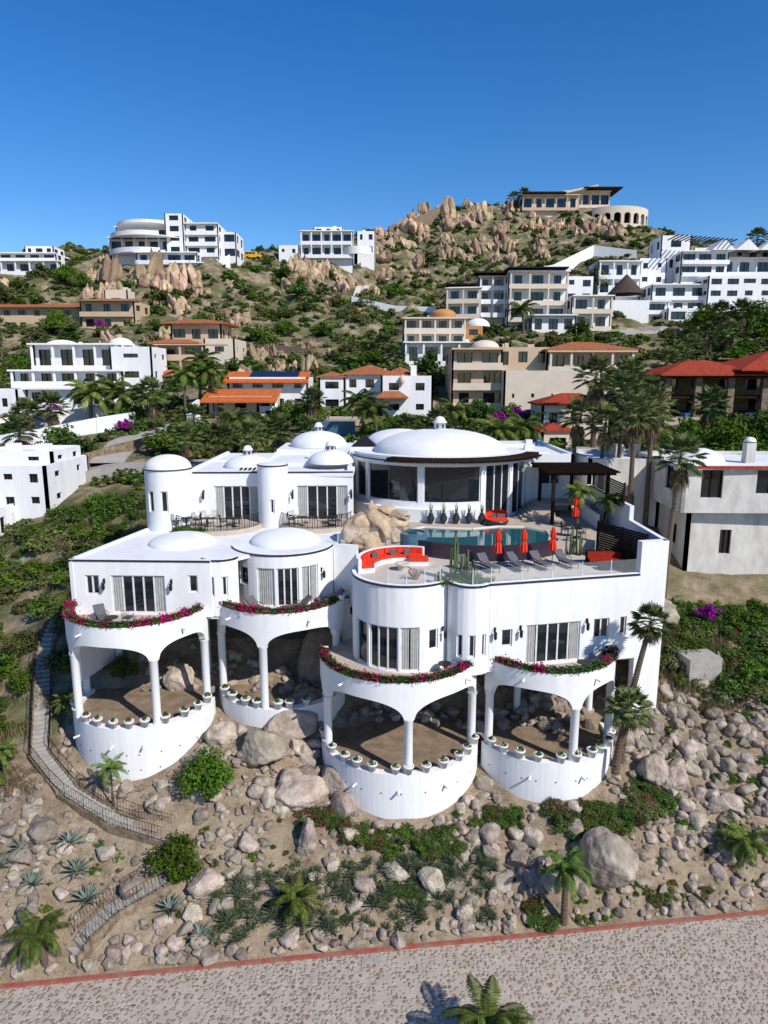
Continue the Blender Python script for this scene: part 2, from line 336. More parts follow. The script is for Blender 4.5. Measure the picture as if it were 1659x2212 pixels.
# ---------------------------------------------------------------- MAIN VILLA
FP=[]
VL=Obj('white_villa')
w=VL.p('walls',WHITE); rf=VL.p('roofs',ROOFW); cp=VL.p('coping',SHUT); dm=VL.p('domes',ROOFW,True)
def arcade(cx,cy,r,a0,a1,zt,cols,zcap,zcrown,zg,th=.42):
    P,L=arc(cx,cy,r,a0,a1); cs=[rad(c-a0)*r for c in cols]; hw=.3
    N=int(L/.09); low=[]
    for i in range(N+1):
        s=L*i/N; z=zcrown
        for a,b_ in zip([-(cs[1]-cs[0])+cs[0]]+cs,cs+[cs[-1]+(cs[-1]-cs[-2])]):
            if a<=s<=b_:
                q=(s-a-hw)/(b_-a-2*hw)
                z=zcap if q<=0 or q>=1 else zcap+(zcrown-zcap)*(1-abs(2*q-1)**2.6)**.5
        low.append(z)
    for i in range(N):
        s,t=L*i/N,L*(i+1)/N; a,b_=low[i],low[i+1]
        w.quad(pt(P,s,a),pt(P,t,b_),pt(P,t,zt),pt(P,s,zt)); w.quad(pt(P,s,a,th),pt(P,t,b_,th),pt(P,t,zt,th),pt(P,s,zt,th))
        w.quad(pt(P,s,a),pt(P,t,b_),pt(P,t,b_,th),pt(P,s,a,th)); w.quad(pt(P,s,zt),pt(P,t,zt),pt(P,t,zt,th),pt(P,s,zt,th))
    cl=VL.p('columns',WHITE,True)
    for s in cs:
        x,y,_=pt(P,s,0,th/2)
        cl.lathe(x,y,[(.25,zg-.3),(.25,zcap-.12),(.30,zcap-.06),(.31,zcap+.06)],20)
def drum(cx,cy,r,a0,a1,zt,zb,floor):
    P,L=arc(cx,cy,r,a0,a1); wall(w,P,L,zb,zt,th=.5,ds=.35)
    VL.p('deck_floor',SAND).prism([(cx+(r-.45)*cos(rad(a)),cy+(r-.45)*sin(rad(a))) for a in range(0,360,10)],floor-.4,floor)
drum(1,41,5.0,170,352,-22.3,-26.5,-22.55); drum(10.2,41.7,4.5,204,380,-22.3,-26.5,-22.556)
drum(-15.6,42.6,4.5,165,358,-20.6,-26,-20.85); drum(-6.9,45,4.4,198,345,-20.6,-24,-20.856)
arcade(.9,41,4.9,172,347,-16.75,[203,276,345],-19.0,-17.85,-22.4)
arcade(10.2,41.7,4.35,203,372,-16.75,[207,284,340],-19.0,-17.85,-22.4)
arcade(-15.7,42.6,4.4,160,357,-14.3,[171,221,298,354],-16.5,-15.5,-20.7)
arcade(-6.9,45,4.35,198,356,-14.3,[202,261,335],-16.5,-15.5,-20.7)
cl=VL.p('columns',WHITE,True)
for x,y,a,b_ in ((9.1,44.2,-23,-17.4),(13.7,43.2,-23,-17.4),(-12.4,46,-21.2,-14.9),(-18.6,46,-21.5,-14.9)): cl.lathe(x,y,[(.24,a),(.24,b_)],16)
bs=VL.p('balcony_floors',DECK)
def disc(part,cx,cy,r,z0,z1,a0=0,a1=360,st=8): part.prism([(cx+r*cos(rad(a)),cy+r*sin(rad(a))) for a in range(a0,a1,st)],z0,z1)
disc(bs,.9,41,4.6,-17.6,-17.30); disc(bs,10.2,41.7,4.05,-17.606,-17.306); disc(bs,-15.7,42.6,4.1,-15.2,-14.9); disc(bs,-6.9,45,4.05,-15.206,-14.906)
w.prism([(-2,41.5),(5,40.6),(15.8,41.6),(17.5,42),(17.5,50),(-3,50)],-17.62,-17.32)
w.prism([(-19.8,42.4),(-10.6,42.4),(-7,44.4),(-3.4,46),(-3.4,51),(-19.6,51)],-15.22,-14.92)
def facade(P,L,z0,z1,wins,cop=True):
    wall(w,P,L,z0,z1,[x[0] for x in wins])
    for o,nn,c in wins: glazing(VL,P,o,nn,curt=c)
    if cop: band(cp,P,0,L,z1-.16,z1-.04,-.04,.05,.35)
P,L=arc(1.3,42,3.3,150,331); A_=lambda a:rad(a-150)*3.3
facade(P,L,-17.4,-11.85,[((A_(205),A_(225),-17.2,-14.45),1,.0),((A_(228),A_(262),-17.2,-14.45),3,.0),((A_(264),A_(284),-17.2,-14.45),1,.45),((A_(294),A_(306),-16.0,-14.7),1,.0)])
P,L=arc(5.15,40,1.38,190,322); A_=lambda a:rad(a-190)*1.38
facade(P,L,-17.4,-11.85,[((A_(232),A_(248),-16.3,-14.9),1,0),((A_(262),A_(280),-16.3,-14.9),1,0),((A_(297),A_(311),-16.3,-14.9),1,0)])
P,L=line((6.25,39.13),(15.8,41.3)); q=lambda x:(x-6.25)/.975
facade(P,L,-17.4,-11.85,[((q(7),q(7.7),-15.9,-14.8),1,0),((q(8.55),q(12.05),-17.2,-14.65),5,.18),((q(12.9),q(13.95),-15.9,-14.6),2,0),((q(14.65),q(15.1),-15.8,-14.6),1,0)])
P,L=line((15.8,41.3),(17.6,41.7)); wall(w,P,L,-21,-9.9,th=.5)
P,L=line((17.6,41.7),(17.6,48)); wall(w,P,L,-21,-9.9,th=.3); P,L=line((17.6,48),(17.4,58)); wall(w,P,L,-19,-8.9,th=.3)
P,L=line((15.95,56),(15.8,41.8)); wall(w,P,5.5,-17,-10,th=.1)
tp=[(1.3+3.1*cos(rad(a)),42+3.1*sin(rad(a))) for a in range(150,330,8)]+[(5.15+1.2*cos(rad(a)),40+1.2*sin(rad(a))) for a in range(250,310,15)]+[(6.3,39.4),(15.8,41.5),(17.35,41.9),(17.35,49),(-1.5,49)]
VL.p('terrace_floor',mat('terrace_tile',(.56,.50,.43),.8,.08,1.2)).prism(tp,-12.4,-12.05)
P,L=line((-19.9,42.4),(-10.9,42.1)); q=lambda x:x+19.9
facade(P,L,-15,-11.25,[((q(-18.95),q(-18.05),-13.6,-12.3),2,0),((q(-17.3),q(-13.85),-14.8,-12.3),5,.2),((q(-12.35),q(-11.75),-13.4,-12.25),1,.0)])
P,L=line((-17.5,54),(-19.9,42.4)); wall(w,P,L,-19.5,-11.25,[(L-1.6,L-1,-13.5,-12.3)]); band(cp,P,0,L,-11.41,-11.29,-.04,.05)
P,L=arc(-10.6,43.5,1.25,215,345); A_=lambda a:rad(a-215)*1.25
facade(P,L,-15,-11.25,[((A_(248),A_(264),-13.7,-12.4),1,0),((A_(285),A_(303),-13.7,-12.4),1,0)])
P,L=arc(-7.0,47,3.5,195,352); A_=lambda a:rad(a-195)*3.5
facade(P,L,-15,-11.25,[((A_(222),A_(236),-13.5,-12.3),1,0),((A_(248),A_(268),-14.8,-12.2),1,.5),((A_(270),A_(294),-14.8,-12.2),3,0),((A_(297),A_(318),-14.8,-12.2),2,.4)])
P,L=line((-3.5,46.5),(-1.8,46.2)); wall(w,P,L,-21,-11.3)
P,L=line((-1.9,46.2),(-1.7,42.3)); wall(w,P,L,-19,-11.9)
lr=[(-19.75,42.6),(-10.9,42.3)]+[(-10.6+1.1*cos(rad(a)),43.5+1.1*sin(rad(a))) for a in range(250,330,12)]+[(-7+3.35*cos(rad(a)),47+3.35*sin(rad(a))) for a in range(240,352,8)]+[(-3.2,47),(-1.6,47),(-1.6,54),(-17.4,54)]
rf.prism(lr,-11.6,-11.38)
dm.dome(-14.1,47.3,2.3,-11.4,.7); dm.dome(-7,47.8,2.45,-11.4,.85)
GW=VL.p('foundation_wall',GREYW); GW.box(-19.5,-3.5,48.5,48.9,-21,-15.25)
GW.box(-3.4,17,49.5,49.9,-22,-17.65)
dk=VL.p('pool_deck',DECK)
pd=[(7+7.2*cos(rad(a)),52+7.2*sin(rad(a))) for a in range(226,316,5)]+[(17.3,47),(17.3,60),(-3,60),(-3,46.9)]
dk.prism(pd,-12.3,-11.1)
P,L=arc(7,52,7.25,224,314); band(VL.p('pool_wall',PURP),P,0,L,-12.2,-10.97,-.03,.12,.3)
pw=[(7+7.08*cos(rad(a)),52+7.08*sin(rad(a))) for a in range(228,310,5)]+[(11.7,47.6),(11.8,49.2),(10.5,50.6),(8.5,50.7),(6.5,49.9),(4.6,50.2),(3.0,50.6),(1.9,49.6),(1.7,47.7)]
VL.p('pool_water',WATER).prism(pw,-11.2,-11.0)
k=len(pw); cpn=VL.p('pool_coping',CREAM)
for i in range(16,k-1):
    cpn.tube([(*pw[i],-11.0),(*pw[i+1],-11.0)],.13,6)
st=VL.p('spa_tub',BLUET); st.lathe(2.0,47.4,[(1.05,-11.6),(1.05,-10.62),(.85,-10.62),(.85,-10.75),(0,-10.75)],28)
VL.p('spa_water',WATER).lathe(2.0,47.4,[(.84,-10.70),(0,-10.70)],24)
P,L=arc(4.8,61,7.8,198,338); A_=lambda a:rad(a-198)*7.8
ups=[((A_(204),A_(216),-9.7,-6.75),1,0),((A_(218.5),A_(254),-9.7,-6.75),1,0),((A_(257),A_(291),-9.7,-6.75),1,0),((A_(294),A_(313),-11.0,-6.75),3,0),((A_(316),A_(332),-11.0,-6.75),2,0)]
facade(P,L,-11.2,-6.35,ups)
band(w,P,A_(204),A_(292),-11.2,-10.1,-.55,.0); band(w,P,0,L,-6.3,-6.1,.1,1.0)
P,L=arc(4.8,61,8.5,238,338); band(VL.p('awning',DARKW),P,0,L,-6.32,-6.12,-.25,1.1)
for i in range(60):
    s=L*i/59; band(VL.p('awning_slats',BLACK),P,s-.05,s+.05,-6.44,-6.33,-.5,1.0,9)
disc(rf,4.8,61,7.7,-6.7,-6.38); rf.box(-3,14.3,60,71,-6.7,-6.386)
wall(w,*line((11.9,57.9),(15.9,57.9)),-11.2,-6.3,[(1.3,2.9,-8.9,-7.5)]); glazing(VL,line((11.9,57.9),(15.9,57.9))[0],(1.3,2.9,-8.9,-7.5),2,curt=0)
wall(w,*line((15.9,57.9),(15.9,71)),-13,-6.3); rf.box(11.9,15.7,58.1,71,-6.9,-6.55)
dm.dome(4.9,61.3,5.8,-6.38,1.9,56)
def cup(x,y,z,s=1):
    dm.lathe(x,y,[(.5*s,z-.3),(.5*s,z+.55*s),(.62*s,z+.55*s),(.62*s,z+.68*s)]+[(.5*s*cos(i*pi/12),z+.68*s+.45*s*sin(i*pi/12)) for i in range(7)],16)
    for a in range(0,360,60): VL.p('vents',SHUT).box(x+.5*s*cos(rad(a))-.08,x+.5*s*cos(rad(a))+.08,y+.5*s*sin(rad(a))-.06,y+.5*s*sin(rad(a))+.06,z+.12*s,z+.42*s)
cup(4.9,61.3,-4.5)
P,L=line((-15.4,53.2),(-2.4,53.6)); q=lambda x:x+15.4
facade(P,L,-11.4,-7.15,[((q(-13.2),q(-9.75),-11.1,-8.3),5,.22),((q(-6.8),q(-2.85),-11.1,-8.3),5,.22)])
rf.box(-15.3,-2.4,53.5,68,-7.6,-7.32)
rf.box(-9.9,-3,57,70,-7.3,-6.9)
wall(w,*line((-15.4,68),(-15.4,53.2)),-13.5,-7.15)
for a,b_,c,d,z in ((-15.2,-10,60,60.25,-7.05),(-9.85,-9.6,57.2,69,-6.65),(-2.9,-2.65,54.5,60,-6.95),(8.2,14,64.5,64.75,-6.1),(-3,2,61.5,61.75,-6.1)): rf.box(a,b_,c,d,-7.3,z)
for x,y,z in ((-13,64,-7.3),(-12.2,58,-7.3),(-6.5,59.5,-6.9),(12.6,62,-6.5),(13.5,66,-6.4),(0,60.8,-6.4)): rf.box(x,x+.6,y,y+.6,z,z+.55)
def tower(x,y,r,zt,zb,dh,wins=()):
    P,L=arc(x,y,r,0,360); ops=[(rad(a-7)*r*1.0,rad(a+11)*r,z0,z1) for a,z0,z1 in wins]
    wall(w,P,L,zb,zt,ops,ds=.2)
    for o in ops: glazing(VL,P,o,1,curt=0)
    band(cp,P,0,L,zt-.12,zt-.03,-.05,.04,.2)
    dm.dome(x,y,r-.02,zt-.05,dh,28)
tower(-16.4,52.4,1.75,-6.7,-15,1.0,[(235,-9.9,-8.3),(272,-9.9,-8.3)])
tower(-8.55,52.9,1.15,-6.5,-11.4,.15,[(272,-10.2,-9.1)])
for x,y,r,h in ((-11.3,57.5,2.0,1.0),(-4.4,57,1.9,1.0),(-6.2,66,2.7,1.4),(1.6,70,3.4,1.3)):
    zb=-7.35 if x<-7 else -6.9
    if y>65: zb=-6.4; rf.box(x-r-.8,x+r+.8,y-r-.6,y+r+.5,-11,-6.42)
    dm.dome(x,y,r,zb,h,36)
    if x<1: cup(x,y,zb+h,.72)
sk=VL.p('skylight',BLACK); sk.add([(-3.0,63,-6.3),(-.6,63,-6.3),(-.6,65.4,-6.3),(-3,65.4,-6.3),(-1.8,64.2,-5.2)],[(0,1,4),(1,2,4),(2,3,4),(3,0,4)])
for i in range(9): VL.p('roof_grille',BLACK).box(-11.5+i*.35,-11.35+i*.35,55.0,56.2,-7.25,-7.15)
for cx,cy,r in ((-12.7,52.6,3.4),(-5.2,53,2.9)):
    disc(dk,cx,cy,r,-11.5,-11.02 if cx<-8 else -11.026)
    railing(VL.p('iron_rails',BLACK),[(cx+(r-.1)*cos(rad(a)),cy+(r-.1)*sin(rad(a)),-11.02) for a in range(188,353,8)],.9,.16)
for i in range(6): dk.box(10.9+.3*i,13.6,53.6+.3*i,57.5,-11.1+.17*i,-10.93+.17*i-.003)
dk.box(12.7,17.2,55.4,57.8,-10.2,-10.07)
pg=VL.p('pergola',DARKW)
for x,y in ((12.9,52.2),(17,52.2),(12.9,56.8)): pg.box(x-.12,x+.12,y-.12,y+.12,-11.1,-7.3)
for y in (52.2,54.4,56.8): pg.box(12.2,17.6,y-.1,y+.1,-7.3,-7.08)
for i in range(34): x=12.2+i*.165; pg.box(x,x+.07,51.6,57.6,-7.075,-6.96)
ir=VL.p('iron_rails',BLACK)
RIMS=[(.9,41,4.9,178,346,-16.75),(10.2,41.7,4.35,206,352,-16.75),(-15.7,42.6,4.4,172,350,-14.3),(-6.9,45,4.35,202,338,-14.3)]
for cx,cy,r,a0,a1,z in RIMS:
    railing(ir,[(cx+(r-.06)*cos(rad(a)),cy+(r-.06)*sin(rad(a)),z-.0) for a in range(a0,a1,6)],.32,.16)
gr=VL.p('glass_rail',CLEAR); gp=VL.p('rail_posts',FRAME)
rl=[(1.3+3.15*cos(rad(a)),42+3.15*sin(rad(a))) for a in range(250,330,20)]+[(5.15,38.8),(6.3,39.3),(8.2,39.75),(10.1,40.2),(12,40.6),(13.9,41.05),(15.6,41.45)]
for a,b_ in zip(rl,rl[1:]):
    gr.quad((*a,-11.8),(*b_,-11.8),(*b_,-11.0),(*a,-11.0)); gp.tube([(*a,-11.9),(*a,-10.95)],.03,6)
rl=[(-3.2,46.9),(-1.6,46.7),(.2,46.8),(1.5,46.9)]
for a,b_ in zip(rl,rl[1:]):
    gr.quad((*a,-11.2),(*b_,-11.2),(*b_,-10.2),(*a,-10.2)); gp.tube([(*a,-11.4),(*a,-10.2)],.03,6)
for cx,cy,r,z,angs in ((1,41,5.0,-23.3,(238,268,300)),(10.2,41.7,4.5,-23.3,(250,290)),(-15.6,42.6,4.5,-21.7,(225,262,285)),(.9,41,4.9,-17.3,(228,322)),(10.2,41.7,4.35,-17.3,(242,300)),(-15.7,42.6,4.4,-14.9,(240,322)),(-6.9,45,4.35,-14.9,(230,300))):
    for a in angs:
        c,s_=cos(rad(a)),sin(rad(a)); VL.p('spouts',POTW).tube([(cx+(r-.1)*c,cy+(r-.1)*s_,z),(cx+(r+.38)*c,cy+(r+.38)*s_,z-.03)],.07,8)
for cx,cy,r,z in ((1,41,5.0,-23.5),(10.2,41.7,4.5,-23.5),(-15.6,42.6,4.5,-22.3),(-15.6,42.6,4.5,-23.3)):
    for i in range(11):
        a=rad(200+i*14+R.uniform(-3,3)); x,y=cx+(r+.003)*cos(a),cy+(r+.003)*sin(a)
        VL.p('weep_holes',BLACK).tube([(x-.03*cos(a),y-.03*sin(a),z),(x+.012*cos(a),y+.012*sin(a),z)],.045,7)
VL.done(); FP.append((-20.5,18,36,71))
def lantern(x,y,z,nx_,ny_):
    L_=Obj('wall_lantern',(x,y,z),math.atan2(ny_,nx_)); p=L_.p('bracket',BLACK)
    p.tube([(0,0,.25),(.12,0,.38),(.24,0,.3),(.24,0,.2)],.02,5); p.box(0,.03,-.06,.06,.1,.4)
    p.lathe(.24,0,[(.02,.22),(.13,.12),(.1,.1),(.1,-.22),(.05,-.3),(0,-.34)],6)
    L_.done()
for x,y,z in ((6.6,39.2,-15),(8.2,39.55,-15),(12.45,40.5,-14.9),(-17.7,42.3,-12.9),(-13.4,42.15,-12.9),(-9.1,44.25,-12.8),(-14.0,53.2,-9),(-7.1,53.3,-9),(-2.55,53.5,-9)): lantern(x,y,z,0,-1)
lantern(3.5,39.4,-15,.66,-.75); lantern(-1.9,43.5,-15,-1,0); lantern(-4.2,44.9,-12.9,.8,-.6)
# ---------------------------------------------------------------- houses
def hb(Hh,wm,x0,x1,y,dep,z0,z1,fl=1,n=3,wf=.62,hf=.55,rot=0,balc=0,dark=False,ext=5,roof=None,side=2,bm=None,fm=None):
    key='walls_'+wm.name; p=Hh.p(key,wm); L=x1-x0; cx=(x0+x1)/2; c,s=cos(rot),sin(rot)
    T=lambda x,y_:(cx+(x-cx)*c-(y_-y)*s,y+(x-cx)*s+(y_-y)*c)
    c0,c1,c2,c3=T(x0,y),T(x1,y),T(x1,y+dep),T(x0,y+dep)
    hh=(z1-z0)/fl
    def side_w(a,b_,nn,door):
        P,LL=line(a,b_); ops=[]
        for i in range(fl):
            zb=z0+i*hh
            for j in range(nn):
                wd=LL/nn*wf*(.6+.6*R.random()) if nn>1 else LL*wf
                cc=LL*(j+.5)/nn; lo=zb+(.12 if door else hh*R.uniform(.25,.4)); hi=zb+hh*(.32+hf*.85 if not door else .78)
                ops.append((cc-wd/2,cc+wd/2,lo,min(hi,zb+hh-.3)))
        wall(p,P,LL,z0-ext,z1,ops,th=.3,ds=99)
        for o in ops:
            strip(Hh.p('glass',GLASS),P,o[0],o[1],o[2],o[3],.28,99)
            f=Hh.p('frames',fm or DARKW); m=max(2,int((o[1]-o[0])/1.5))
            for i in range(m+1):
                s_=o[0]+.05+(o[1]-o[0]-.1)*i/m; band(f,P,s_-.05,s_+.05,o[2],o[3],.18,.26,99)
        return P,LL
    P,LL=side_w(c0,c1,n,balc>0)
    side_w(c1,c2,side,False); side_w(c3,c0,side,False); wall(p,*line(c2,c3),z0-ext,z1,th=.3,ds=99)
    Hh.p('roof_'+(roof or ROOFW).name,roof or ROOFW).add([(*c0,z1-.35),(*c1,z1-.35),(*c2,z1-.35),(*c3,z1-.35)],[(0,1,2,3)])
    for _ in range(R.randint(1,3)):
        u_,v_=R.uniform(.1,.85),R.uniform(.3,.8); x_=c0[0]+(c1[0]-c0[0])*u_+(c3[0]-c0[0])*v_; y_=c0[1]+(c1[1]-c0[1])*u_+(c3[1]-c0[1])*v_; sz=R.uniform(.5,1.4)
        p.box(x_,x_+sz,y_,y_+sz,z1-.5,z1+R.uniform(.3,1.0))
    if balc:
        for i in range(fl):
            zb=z0+i*hh; bw=Hh.p('balcony_'+(bm or wm).name,bm or wm)
            band(bw,P,.15,LL-.15,zb-.3,zb-.02,-balc,.0,99); band(bw,P,.15,LL-.15,zb-.02,zb+.85,-balc,-balc+.15,99)
            if balc>1.2:
                for j in range(n+1):
                    s_=.4+(LL-.8)*j/n; band(bw,P,s_-.18,s_+.18,zb-.02+.87,zb+hh-.3,-balc+.0,-balc+.3,99)
        band(p,P,-.2,LL+.2,z1-.3,z1-.02,-balc-.3,-.003,99)
    FP.append((min(c0[0],c3[0])-.5,max(c1[0],c2[0])+.5,min(c0[1],c1[1])-balc-1.5,max(c2[1],c3[1])+.5))
def hip(Hh,m,x0,x1,y0,y1,z,h,ov=.6):
    x0-=ov;x1+=ov;y0-=ov;y1+=ov; d=min((y1-y0)/2,(x1-x0)/2)*.95; my=(y0+y1)/2
    Hh.p('tile_roof_'+m.name,m).add([(x0,y0,z),(x1,y0,z),(x1,y1,z),(x0,y1,z),(x0+d,my,z+h),(x1-d,my,z+h),(x0,y0,z-.2),(x1,y0,z-.2),(x1,y1,z-.2),(x0,y1,z-.2)],[(0,1,5,4),(1,2,5),(2,3,4,5),(3,0,4),(0,6,7,1),(1,7,8,2),(0,3,9,6),(6,9,8,7)])
def domeon(Hh,x,y,r,z,h,m=ROOFW): Hh.p('dome_'+m.name,m,True).dome(x,y,r,z,h,24)
h=Obj('modern_white_villa')
hb(h,WHITE,-83,-60,222,14,36.8,41.3,1,6,.8,.6,balc=1.5); hb(h,WHITE,-82,-62,225,12,41.6,45,1,5,.75,.6,balc=1.2,ext=1)
P,L=arc(-72,226,11.5,205,300); band(h.p('curved_parapet',WHITE),P,0,L,40.9,42.2,0,.4); band(h.p('curved_parapet',WHITE),P,0,L,36.0,37.4,-.6,-.2)
h.p('curved_parapet',WHITE).prism([(-72+11.4*cos(rad(a)),226+11.4*sin(rad(a))) for a in range(200,345,8)],41.0,41.2)
h.p('curved_parapet',WHITE).prism([(-72+10*cos(rad(a)),228+10*sin(rad(a))) for a in range(180,361,9)],45.0,45.9)
hb(h,WHITE,-65.5,-60,220,12,36,47.8,4,1,.5,.6); hb(h,WHITE,-60,-50,221.5,12,36,45.4,3,2,.6,.6,balc=.8); hb(h,WHITE,-53,-45,223,12,35,43.2,2,2,.7,.6)
hb(h,WHITE,-73,-55,215,8,29.5,36,2,4,.7,.6,ext=5,balc=1.2); hb(h,WHITE,-62,-52,211,5,28,32.5,1,2,.8,.6,balc=1)
h.p('stair_rail',WHITE).add([(-52,212,27),(-46,218,27),(-46,218,36),(-52,212,31)],[(0,1,2,3)])
h.done()
h=Obj('terraced_white_house')
hb(h,WHITE,-132,-101,225,10,32.5,37.5,2,7,.6,.6,balc=1.2); hb(h,WHITE,-120,-98,221,6,30.5,34.5,1,5,.7,.6,balc=1.5); hb(h,WHITE,-112,-103,228,8,37,40,1,3,.6)
h.done()
h=Obj('hillside_white_house')
hb(h,WHITE,-36,-28.8,248,8,37,43.8,2,2,.4,.4); hb(h,WHITE,-28.4,-10.5,250,10,40,48.6,2,5,.75,.6,balc=2); hb(h,WHITE,-24,-14,251,8,48.2,50.2,1,3,.5,.5,ext=.5); hb(h,WHITE,-9.5,-3,254,8,41.5,49.5,2,2,.4,.5)
hb(h,WHITE2,-52,-38,256,8,38.5,43,1,4,.6,.5)
P,L=arc(-9,252,5,200,340); band(h.p('round_deck',WHITE),P,0,L,41,43.5,0,.4); h.done()
h=Obj('hilltop_house')
hb(h,CREAM,58,82,312,12,69,75,1,5,.7,.6,balc=1.5,bm=TAN); hb(h,CREAM,76,96,316,12,71,77.5,1,5,.75,.6,balc=1.5)
h.p('flat_roof',DARKW).box(58,76,309,326,75.2,75.8); h.p('flat_roof',DARKW).box(84,100,311,326,77.7,78.2)
h.p('roof_wing',CREAM).add([(74,312,75.5),(90,312,78.6),(90,326,78.6),(74,326,75.5),(74,312,76.2),(90,312,79.3),(90,326,79.3),(74,326,76.2)],[(0,1,5,4),(4,5,6,7),(0,3,2,1),(1,2,6,5)])
h.done()
h=Obj('arcaded_terrace')
P,L=arc(98,320,15.5,225,350); N=8; ops=[(L*(i+.16)/N,L*(i+.84)/N,62.5,66.8) for i in range(N)]
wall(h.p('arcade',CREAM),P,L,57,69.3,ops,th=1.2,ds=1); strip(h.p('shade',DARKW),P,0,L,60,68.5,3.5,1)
for o in ops:
    for i in range(8):
        a0_,a1_=pi*i/8,pi*(i+1)/8; c=(o[0]+o[1])/2; r_=(o[1]-o[0])/2
        h.p('arcade',CREAM).quad(pt(P,c-r_*cos(a0_),66.8-r_*(1-sin(a0_))*.9,-.02),pt(P,c-r_*cos(a1_),66.8-r_*(1-sin(a1_))*.9,-.02),pt(P,c-r_*cos(a1_),66.85,-.02),pt(P,c-r_*cos(a0_),66.85,-.02))
h.p('top',CREAM).prism([(98+15*cos(rad(a)),320+15*sin(rad(a))) for a in range(0,360,12)],68.3,68.6); h.done(); FP.append((82,114,303,336))
h=Obj('white_condominium')
hb(h,WHITE,16,25,186,10,15,22.5,2,2,.6,.6,balc=1.8,rot=-.15,bm=CREAM); hb(h,CREAM,24.5,31.5,188,10,15.5,25.5,3,2,.6,.6,balc=1.8,bm=WHITE); hb(h,WHITE,31.5,46.5,184,12,14,26.2,3,3,.6,.6,balc=2,bm=CREAM)
hb(h,WHITE,47,57,181,12,11.6,20,2,2,.5,.5,balc=1.8,bm=CREAM); hb(h,WHITE,45.5,58,200,10,20,27.2,2,3,.5,.5); hb(h,WHITE,36,47,176,7,10.5,15,1,3,.6,.6,balc=1.2)
for a,b_,y0,z in ((23.5,32,185,26),(31,46,181,26.6),(16,24,184,23)): h.p('pergola_roof',DARKW).box(a,b_,y0,y0+6,z,z+.35)
h.done()
h=Obj('white_hillside_complex')
hb(h,WHITE,64,77,218,10,24,34,2,3,.5,.5,balc=1.4); hb(h,WHITE,76.5,85,219,10,27,35,2,2,.4,.4); hb(h,WHITE,84,93,222,10,31,42,2,1,.35,.5); hb(h,WHITE,88,102,216,10,29.5,36.5,2,3,.8,.6,balc=1.2); hb(h,WHITE,100,128,219,12,25,35,2,5,.8,.6,balc=1.5)
hb(h,WHITE,62.5,82,208,10,14.5,21.5,2,3,.6,.6,balc=1.4); hb(h,WHITE,78,94,211,8,18,26.5,2,3,.8,.6,balc=1.2); hb(h,WHITE,93,112,208,8,22,28.5,2,4,.7,.5); hb(h,WHITE,80,92,203,6,14,19,1,2,.7,.6)
hb(h,WHITE,94,118,222,12,34.6,38.5,1,6,.5,.4,ext=1)
for i in range(4):
    x=96+i*7; h.p('gables',WHITE).add([(x,214,36.5),(x+7,214,36.5),(x+3.5,214,39.6),(x,224,36.5),(x+7,224,36.5),(x+3.5,224,39.6)],[(0,1,2),(0,2,5,3),(1,4,5,2)])
for i in range(14): h.p('pergola',BLACK).box(85+i*1.3,85.3+i*1.3,212,220,40.2-.1*i,40.5-.1*i)
h.done()
h=Obj('thatched_palapa'); h.p('posts',BARK).box(64.5,65,203,203.4,18,23.5); h.p('posts',BARK).box(72,72.4,203,203.4,18,23.5)
h.p('thatch',mat('grey_thatch',(.10,.08,.065),.95,.25,3),False).lathe(68.5,205,[(5.2,23),(3.2,25.2),(.2,28.4)],18); h.p('base',WHITE).box(63,74,201,209,10,21); h.done(); FP.append((62,75,199,210))
h=Obj('ochre_dome_house')
hb(h,CREAM,4,17,148,10,6,12,2,4,.6,.6,balc=1.3); hb(h,WHITE,4,19,144,6,2.3,7,1,4,.7,.6,balc=1.5); hb(h,ORANGE,16.5,21,150,8,5,10.5,2,1,.4,.5); h.p('drum',ORANGE).lathe(12.5,152,[(2.7,11.5),(2.7,12.9)],24); domeon(h,12.5,152,2.7,12.9,1.2,ORANGE); domeon(h,20,153,2.6,10.5,1.8); h.done()
h=Obj('tan_villa')
hb(h,TAN,11,19.2,115,12,-5,4.6,3,2,.55,.5,balc=1.2,bm=CREAM); hb(h,CREAM,19,34.5,112,12,-5.8,1.0,1,5,.14,.18); hb(h,TAN,18.5,28,119,10,.8,4.9,1,3,.6,.6,ext=3); hb(h,TAN,27,41.3,118,10,-2.6,4.3,2,4,.6,.55,balc=1.4,bm=CREAM)
hip(h,TILE,27,41,117,128,4.5,1.4); h.p('dome',CREAM,True).dome(17,120,2.4,4.8,1.3,20); h.p('pool_edge',WATER).box(20.5,33,113,118,.75,.9); h.done()
h=Obj('red_tile_pavilion'); hb(h,CREAM,20.5,29.5,91,7,-7.5,-3.5,1,3,.5,.5); hip(h,TILER,20.5,29.5,91,98,-3.4,1.3,.4); hb(h,CREAM,19,23,84,5,-9.5,-6.4,1,1,.5,.5); hip(h,TILER,19,23,84,89,-6.3,.8,.3); h.done()
h=Obj('red_roof_stone_house')
hb(h,STONE,39.5,66,104,10,-5.6,.2,2,6,.6,.6,fm=DARKW)
for x in (39.3,43.5,48,52.8,57.6,62.4): h.p('stone_columns',STONE).box(x-.45,x+.45,97.4,98.3,-6.6,.2)
hip(h,TILER,38.5,52,97,108,.35,2.0,.8); hip(h,TILER,49,68,96.2,112,1.0,2.8,.8); h.p('terrace',DECK).box(38.5,68,96,104,-7.5,-5.5); h.p('beams',DARKW).box(38.8,67,97.2,97.6,-.1,.25); h.p('upper_floor',DARKW).box(38.8,67,97.9,104,-2.9,-2.6)
for x in (41.4,50.2,55.2): h.p('deck_chairs',mat('blue_canvas',(.05,.15,.5))).box(x,x+.7,96.2,97.4,-5.4,-4.9)
h.done(); FP.append((38,68,95,114))
h=Obj('tile_roof_house')
